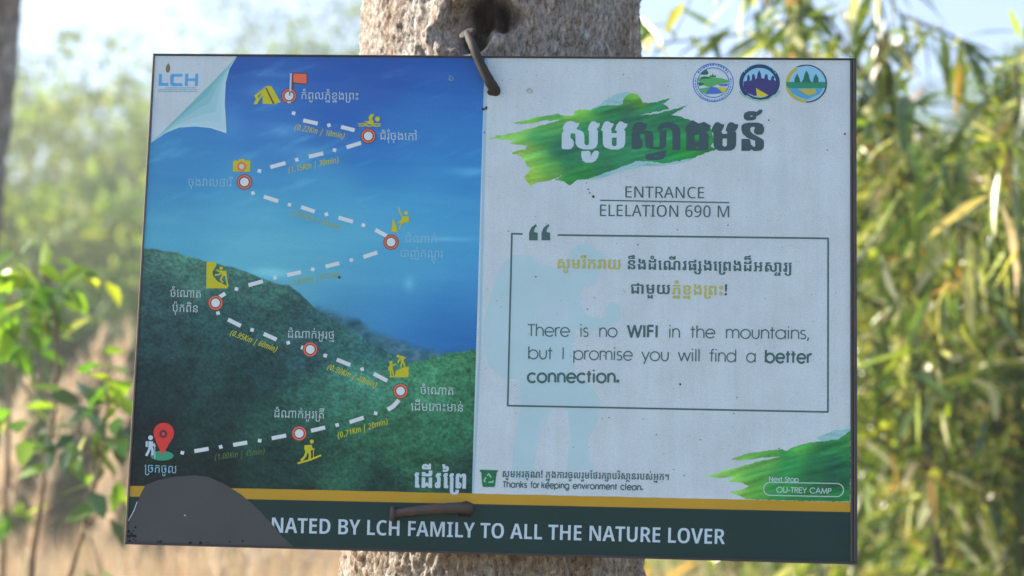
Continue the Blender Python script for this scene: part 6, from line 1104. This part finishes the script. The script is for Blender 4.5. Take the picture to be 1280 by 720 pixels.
FT = [  # px, distance, top row, radius, material, label
 (105, 34, 62, 3.1, 'forest_leaf2', 'tallest hazy yellow-green tree left of the sign, its top against the sky'),
 (15, 42, 96, 4.2, 'forest_leaf', 'hazy green tree beside the dark trunk at the left border'),
 (185, 44, 92, 4.6, 'forest_leaf2', 'pale yellowish tree whose crown meets the upper left edge of the sign'),
 (150, 26, 180, 2.8, 'forest_leaf', 'mid-height green tree close left of the sign, below the tallest tree'),
 (60, 22, 230, 2.5, 'forest_leaf2', 'bright yellow-green bushy tree behind the sapling at the left'),
 (0, 24, 200, 2.3, 'forest_leaf', 'green tree at the left border, above the sapling leaves'),
 (265, 38, 92, 3.4, 'forest_leaf', 'hazy tree hidden behind the upper left corner of the sign'),
 (330, 50, 12, 4.2, 'forest_leaf', 'thin topped tree showing just above the sign, left of the trunk'),
 (415, 44, -22, 4.0, 'forest_leaf', 'pale tree touching the left side of the big trunk above the sign'),
 (500, 48, 84, 4.5, 'forest_leaf3', 'distant dark tree standing hidden behind the blue panel'),
 (620, 52, 96, 4.8, 'forest_leaf', 'distant green tree standing hidden behind the big trunk'),
 (740, 50, 110, 4.6, 'forest_leaf', 'distant tree hidden behind the white panel, its top below the rim'),
 (860, 46, 120, 4.2, 'forest_leaf2', 'distant yellowish tree hidden behind the emblems'),
 (960, 40, 130, 3.6, 'forest_leaf', 'distant tree hidden behind the right end of the sign'),
 (1230, 34, 84, 2.8, 'forest_leaf', 'hazy tree top behind the bamboo at the right border'),
 (1120, 30, 150, 3.0, 'forest_leaf2', 'sunlit tree behind the bamboo next to the sign edge'),
 (1330, 30, 60, 3.0, 'forest_leaf3', 'tree beyond the right border behind the bamboo'),
 (-110, 36, 110, 3.6, 'forest_leaf3', 'green tree beyond the left border'),
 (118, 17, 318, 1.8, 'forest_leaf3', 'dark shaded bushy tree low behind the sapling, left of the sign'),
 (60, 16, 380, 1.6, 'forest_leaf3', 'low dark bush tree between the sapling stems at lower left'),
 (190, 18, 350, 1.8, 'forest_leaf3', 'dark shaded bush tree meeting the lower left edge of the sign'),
]
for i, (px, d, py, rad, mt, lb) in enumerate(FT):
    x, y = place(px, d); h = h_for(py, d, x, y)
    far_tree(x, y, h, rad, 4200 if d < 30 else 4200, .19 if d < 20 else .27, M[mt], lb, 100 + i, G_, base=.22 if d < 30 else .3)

for i, (px, d, h, rad, mt, lb) in enumerate([(1090, 10.5, 2.9, 1.0, 'forest_leaf2', 'sunlit shrub behind the bamboo at the right edge of the sign'), (1180, 11.5, 3.3, 1.2, 'forest_leaf', 'green shrub behind the middle of the bamboo'), (1290, 10.8, 3.3, 1.2, 'forest_leaf2', 'yellow-green shrub behind the bamboo at the right border'), (1240, 9.0, 2.0, .9, 'forest_leaf2', 'low bright shrub under the bamboo at the right'), (1110, 8.8, 1.7, .8, 'forest_leaf', 'low green shrub beneath the lower right corner of the sign'), (960, 9.6, 1.9, .9, 'forest_leaf2', 'low shrub below the right half of the sign'), (1420, 10.5, 3.2, 1.2, 'forest_leaf', 'shrub beyond the right border')]):
    x, y = place(px, d); t_ = empty('shrub', (x, y, ground_z(x, y) - .1), lb, 'shrub', 'shrubs behind the bamboo')
    me, cl = crown_mesh('foliage', h, rad, 3600, .12, 700 + i, base=.05); link('foliage', me, M[mt], t_)
    v, f = join([tube([(random.uniform(-.1, .1), random.uniform(-.1, .1), 0), (c[0] * .5, c[1] * .5, c[2] * .5), tuple(c)], [.014, .010, .004], 5) for c in cl[::3]]); link('stem', mesh('stem', v, f, True), M['twig'], t_)

# ---- bamboo on the right
def bamboo(px, d, lean, nleaf, named, seed, label, drop=1.0, height=4.6):
    r = np.random.default_rng(seed); x, y = place(px, d); z0 = ground_z(x, y)
    o = empty('bamboo', (x, y, z0), label, 'bamboo', 'bamboo stems right of the sign')
    lx, ly = lean
    n = 9; path = []
    for i in range(n):
        t_ = i / (n - 1); path.append((lx * t_ ** 1.8, ly * t_ ** 1.8, height * (t_ - .12 * t_ ** 3)))
    rad = [.024 * (1 - .75 * i / (n - 1)) for i in range(n)]
    parts = []
    # swollen nodes
    pp, rr = [], []
    for i in range(n - 1):
        for k in range(3):
            t_ = k / 3; p = Vector(path[i]).lerp(Vector(path[i + 1]), t_); q = rad[i] + (rad[i + 1] - rad[i]) * t_
            if k == 0: pp += [p - Vector((0, 0, .012)), p, p + Vector((0, 0, .012))]; rr += [q, q * 1.2, q]
            else: pp.append(p); rr.append(q)
    v, f = tube(pp, rr, 8); link('culm', mesh('culm', v, f, True), M['culm'], o)
    # branches
    br = []; tips = []
    for i in range(44):
        t_ = r.uniform(.30, 1.0); s_ = t_ * (n - 1); k = min(int(s_), n - 2); p = Vector(path[k]).lerp(Vector(path[k + 1]), s_ - k)
        a = r.uniform(0, 2 * math.pi); Lb = r.uniform(.35, .85) * drop
        e_ = p + Vector((math.cos(a) * Lb, math.sin(a) * Lb, r.uniform(-.05, .28))); m_ = (p + e_) / 2 + Vector((0, 0, .12)); e2 = e_ + Vector((math.cos(a) * .15, math.sin(a) * .15, -.25))
        br.append(tube([p, m_, e_, e2], [.005, .004, .0028, .0012], 4)); 
        for t2 in np.linspace(.15, 1, 9):
            q = (p.lerp(m_, t2 * 2.2) if t2 < .45 else m_.lerp(e_, (t2 - .45) / .35) if t2 < .8 else e_.lerp(e2, (t2 - .8) / .2)); tips.append(tuple(q) + (math.cos(a), math.sin(a)))
    v, f = join(br); link('branches', mesh('branches', v, f, True), M['culm'], o)
    tips = np.array(tips); k = r.integers(0, len(tips), nleaf)
    C = tips[k, :3] + r.normal(0, .035, (nleaf, 3)); D = np.c_[tips[k, 3:] * .4 + r.normal(0, .85, (nleaf, 2)), r.normal(-.48, .7, nleaf)]
    U = np.c_[r.normal(0, .6, (nleaf, 2)), np.ones(nleaf)]; L = r.uniform(.05, .20, nleaf); W = L * r.uniform(.11, .18, nleaf)
    link('foliage', leaf_mesh('foliage', C, D, U, L, W, fold=.18, droop=.06), M['bamboo_leaf'], o)['kind'] = 'stuff'
    # the leaves nearest the camera, one by one
    for i in range(named):
        k = r.integers(0, len(tips)); c = tips[k, :3] + r.normal(0, .04, 3)
        c[1] = min(c[1], 0) - abs(r.normal(.1, .1))
        me = LEAFM[i % len(LEAFM)]; l_ = link('leaf', me, None, o); l_.location = c
        a = math.atan2(tips[k, 4], tips[k, 3]) + r.normal(0, .7); l_.rotation_euler = (r.normal(0, .5), R(50) + r.normal(0, .6), a); s_ = r.uniform(.7, 1.6); l_.scale = (s_, s_, s_)
    return o
LEAFM = []
for i in range(5):
    me = leaf_mesh('leaf', np.zeros((1, 3)), np.array([[1.0, 0, 0]]), np.array([[0, 0, 1.0]]), np.array([.15 + .02 * i]), np.array([.022 + .003 * i]), fold=.14, droop=.10 + .05 * i)
    me.materials.append(M['bamboo_leaf']); LEAFM.append(me)
BB = [(1125, 5.6, (.22, -.2), 1700, 45, 'bamboo stem just right of the sign edge with fine dark leaves'), (1185, 5.0, (-.25, -.3), 2000, 60, 'dark leaning bamboo stem between the sign edge and right border'), (1265, 5.3, (-.05, -.35), 2000, 60, 'bamboo with large yellow and green drooping leaves at the right border'),
      (1320, 5.8, (-.35, -.2), 1500, 30, 'bamboo leaning inwards from beyond the right border'), (1150, 6.6, (-.15, 0), 2200, 0, 'bamboo in the second row right of the sign, low sunlit leaves'), (1240, 6.9, (.1, 0), 2200, 0, 'bamboo in the second row near the right border'),
      (1400, 6.4, (-.3, .1), 1400, 0, 'outer bamboo far right of the frame'), (1110, 6.9, (.35, 0), 1300, 0, 'bamboo standing behind the right end of the sign'), (1500, 5.8, (.3, .2), 1200, 0, 'outermost bamboo to the right')]
for i, (px, d, ln, nl, nm, lb) in enumerate(BB): bamboo(px, d, ln, nl, nm, 300 + i, lb, height=[3.1, 3.15, 3.1, 3.3, 3.3, 3.4, 3.3, 2.3, 3.2][i])
# overhanging bamboo sprays at the top right
def spray(pts, nl, seed, label, d):
    r = np.random.default_rng(seed); P = [pt(px, py, d) for px, py in pts]; O = P[0].copy()
    o = empty('bamboo_branch', O, label, 'branch', 'bamboo branches hanging in from above')
    P = [p - O for p in P]; rd = np.linspace(.006, .0015, len(P))
    v, f = tube(P, list(rd), 6); link('stem', mesh('stem', v, f, True), M['culm'], o)
    for i in range(nl):
        t_ = r.uniform(.05, 1) * (len(P) - 1); k = min(int(t_), len(P) - 2); c = P[k].lerp(P[k + 1], t_ - k) + Vector(r.normal(0, .02, 3))
        l_ = link('leaf', LEAFM[i % 5], None, o); l_.location = c; l_.rotation_euler = (r.normal(0, .5), R(52) + r.normal(0, .55), r.uniform(0, 6.28)); s_ = r.uniform(.7, 1.15); l_.scale = (s_,) * 3
    return o
spray([(1010, -90), (1000, -30), (985, 10), (975, 50)], 30, 5, 'leafy bamboo branch hanging in above the emblems at the top', 4.6)
spray([(1110, -90), (1095, -20), (1110, 40), (1105, 90)], 34, 6, 'drooping bamboo branch above the upper right corner of the sign', 4.5)
spray([(1130, 20), (1190, 45), (1230, 75), (1275, 110)], 34, 7, 'arching bamboo branch with hanging leaves right of the sign corner', 4.9)
spray([(925, -80), (945, -30), (950, 5)], 9, 8, 'small tip of bamboo leaves at the top between trunk and corner', 4.5)
spray([(1290, 60), (1280, 130), (1265, 190), (1240, 250)], 26, 9, 'branch of long yellow-green bamboo leaves at the right border', 4.1)
spray([(1300, 200), (1270, 260), (1230, 320), (1180, 370)], 30, 10, 'sunlit bamboo branch with pale straw leaves right of the sign middle', 4.3)

# ---- dark trunk at the left border
o = empty('tree', place(-58, 5) + (0,), 'dark mottled grey tree trunk at the upper left border', 'tree')
def left_trunk():
    base = Vector((*place(-58, 5), 0)); zs = np.linspace(0, 4.2, 260); na = 72; V = []
    for z in zs:
        cx = (z - 2.55) * .05; r0 = .118
        for k in range(na):
            an = 2 * math.pi * k / na; s_, c_ = math.sin(an), math.cos(an)
            q = Vector((s_ * .12, c_ * .12, z))
            d = noise.noise(q * 7) * .014 + noise.noise(q * 22) * .009 + noise.noise(q * 60) * .004
            V.append((cx + s_ * (r0 + d), c_ * (r0 + d), z))
    I = np.arange(len(zs) - 1)[:, None] * na; K = np.arange(na)[None]; K2 = (K + 1) % na
    return quads_mesh('trunk', V, np.stack([I + K2, I + K, I + na + K, I + na + K2], -1).reshape(-1, 4), True)
link('trunk', left_trunk(), M['bark2'], o)

# ---- saplings lower left
SLEAF = []
for i in range(4):
    V, n = leaves(np.zeros((1, 3)), np.array([[1.0, 0, 0]]), np.array([[0, 0, 1.0]]), np.array([1.0]), np.array([.42 + .05 * i]), fold=.16, droop=.12)
    for mi, mn in enumerate(('sapling_leaf', 'sapling_leaf2')):
        me = quads_mesh('leaf', V, TRI); me.materials.append(M[mn]); SLEAF.append(me)
def sapling(stem, d, clusters, label, seed, rad=.008):
    """stem: plan points at distance d; clusters: (px, py, spread, n, size, kind)"""
    r = np.random.default_rng(seed); P = [pt(px, py, d) for px, py in stem]; g0 = P[0].copy(); g0.z = ground_z(g0.x, g0.y)
    P = [g0] + P; O = P[0].copy(); o = empty('sapling', O, label, 'sapling'); P = [p - O for p in P]
    v, f = tube(P, list(np.linspace(rad, rad * .4, len(P))), 7); link('stem', mesh('stem', v, f, True), M['twig'], o)
    for px, py, sp_, nl, size, kd in clusters:
        c = pt(px, py, d + r.normal(0, .05)) - O
        q = min(P, key=lambda p: (p - c).length)
        v, f = tube([q, (q + c) / 2 + Vector((0, 0, .02)), c], [rad * .4, rad * .3, rad * .15], 5); link('twig', mesh('twig', v, f, True), M['twig'], o)
        for k in range(nl):
            me = SLEAF[2 * r.integers(0, 4) + kd]; l_ = link('leaf', me, None, o)
            l_.location = c + Vector(r.normal(0, sp_, 3)) * .5; s_ = size * r.uniform(.7, 1.25); l_.scale = (s_,) * 3
            l_.rotation_euler = (r.normal(0, .5), R(25) + r.normal(0, .45), r.uniform(0, 6.28))
    return o
sapling([(40, 700), (55, 600), (70, 500), (72, 420), (60, 350)], 4.0, [(30, 352, .10, 15, .09, 0), (75, 350, .09, 13, .085, 0), (15, 395, .07, 11, .10, 0), (92, 365, .07, 10, .07, 0), (20, 440, .06, 6, .065, 0), (75, 388, .08, 10, .07, 0), (45, 410, .08, 8, .07, 0), (30, 500, .05, 4, .07, 0)], 'tall sapling with bright green leaves in front of the left forest', 11)
sapling([(75, 760), (105, 660), (128, 570), (135, 500)], 3.7, [(118, 465, .05, 5, .08, 0), (135, 495, .06, 7, .08, 0), (90, 540, .08, 10, .085, 1), (125, 545, .08, 11, .08, 1), (40, 545, .06, 7, .075, 1), (152, 520, .04, 4, .08, 0), (90, 585, .04, 4, .07, 0), (110, 625, .04, 3, .08, 1), (152, 640, .04, 3, .08, 1), (145, 610, .03, 3, .07, 0), (125, 712, .02, 2, .07, 0)], 'slender leaning sapling beside the lower left corner of the sign', 12, .007)
sapling([(2, 740), (8, 600), (14, 450), (16, 360)], 4.6, [(10, 380, .08, 6, .1, 0), (8, 470, .06, 5, .08, 1), (5, 640, .05, 5, .08, 0), (25, 640, .04, 5, .07, 0)], 'thin sapling stem at the lower left border', 13, .010)

# ---- grasses
def grass(name, n, x0, x1, y0, y1, hh, ls, mat, lean, seed, plume=0):
    r = np.random.default_rng(seed); X = r.uniform(x0, x1, n); Y = r.uniform(y0, y1, n)
    Zg = np.array([ground_z(a, b_) for a, b_ in zip(X, Y)])
    # blades in tussocks
    tx = np.round(X / .45) * .45 + np.sin(X * 37) * .1; ty = np.round(Y / .45) * .45 + np.sin(Y * 31) * .1
    X = tx + r.normal(0, .09, n); Y = ty + r.normal(0, .09, n)
    D = np.c_[r.normal(0, lean, n), r.normal(0, lean, n), np.ones(n)]
    L = hh * r.uniform(.55, 1.15, n); U = np.c_[r.normal(size=(n, 2)), np.zeros(n)]
    return link(name, leaf_mesh(name, np.c_[X, Y, Zg], D, U, L, np.full(n, ls) * r.uniform(.6, 1.4, n), fold=.1, droop=.22), mat)
tag(grass('dry_grass', 9000, -5.5, 1.2, 4.5, 11, 1.75, .022, M['straw'], .16, 21), 'tall dry straw coloured grass under and left of the sign', 'grass', kind='stuff')
tag(grass('green_grass', 3000, -5, 1.0, 3.2, 9, .85, .018, M['green_grass'], .3, 22), 'low green grass among the dry grass below the sign', 'grass', kind='stuff')
tag(grass('undergrowth', 9000, .3, 5.5, 3.6, 9.5, .9, .034, M['green_grass'], .4, 23), 'bright green leafy undergrowth beneath the bamboo', 'undergrowth', kind='stuff')
# plumes: feathery seed heads
r = np.random.default_rng(31); V_, k = [], 0
hz_ = []
for i in range(70):
    px, d = r.uniform(-60, 420), r.uniform(6.2, 9.5); x, y = place(px, d); zt = ground_z(x, y) + r.uniform(1.5, 2.25); hz_.append((x, y, zt))
C, D = [], []
for x, y, z in hz_:
    n = 90; t_ = r.uniform(0, 1, n); C.append(np.c_[x + r.normal(0, .008, n) + .05 * t_ ** 2, y + r.normal(0, .008, n), z - .38 + .38 * t_]); D.append(np.c_[r.normal(.1, .35, n), r.normal(0, .35, n), r.uniform(.5, 1.2, n)])
C = np.vstack(C); D = np.vstack(D); n = len(C)
pm = link('grass_plumes', leaf_mesh('grass_plumes', C, D, r.normal(size=(n, 3)), r.uniform(.05, .12, n), np.full(n, .007)), leaf_mat('plume_straw', [(0, (.5, .40, .27)), (1, (.75, .66, .54))], .8, .4, .1, (1.1, 1.0, .9)))
tag(pm, 'feathery pale plumes of the dry grass left of the sign', 'grass', kind='stuff')

# ---- air
def haze():
    v, f = box(-150, 150, -12, 150, -3, 26)
    m = bpy.data.materials.new('haze'); m.use_nodes = True; nt = m.node_tree
    for n_ in list(nt.nodes):
        if n_.type != 'OUTPUT_MATERIAL': nt.nodes.remove(n_)
    pv = N(nt, 'ShaderNodeVolumePrincipled'); pv.inputs['Color'].default_value = (.97, .98, 1, 1); pv.inputs['Density'].default_value = .0034; pv.inputs['Anisotropy'].default_value = .35
    nt.links.new(pv.outputs[0], nt.nodes['Material Output'].inputs['Volume'])
    me = mesh('haze', v, f); bm = bmesh.new(); bm.from_mesh(me); bmesh.ops.recalc_face_normals(bm, faces=bm.faces); bm.to_mesh(me); bm.free()
    o = link('haze', me, m); tag(o, kind='stuff', label='thin pale morning haze filling the air among the trees', cat='haze')
haze()
bpy.context.view_layer.update()
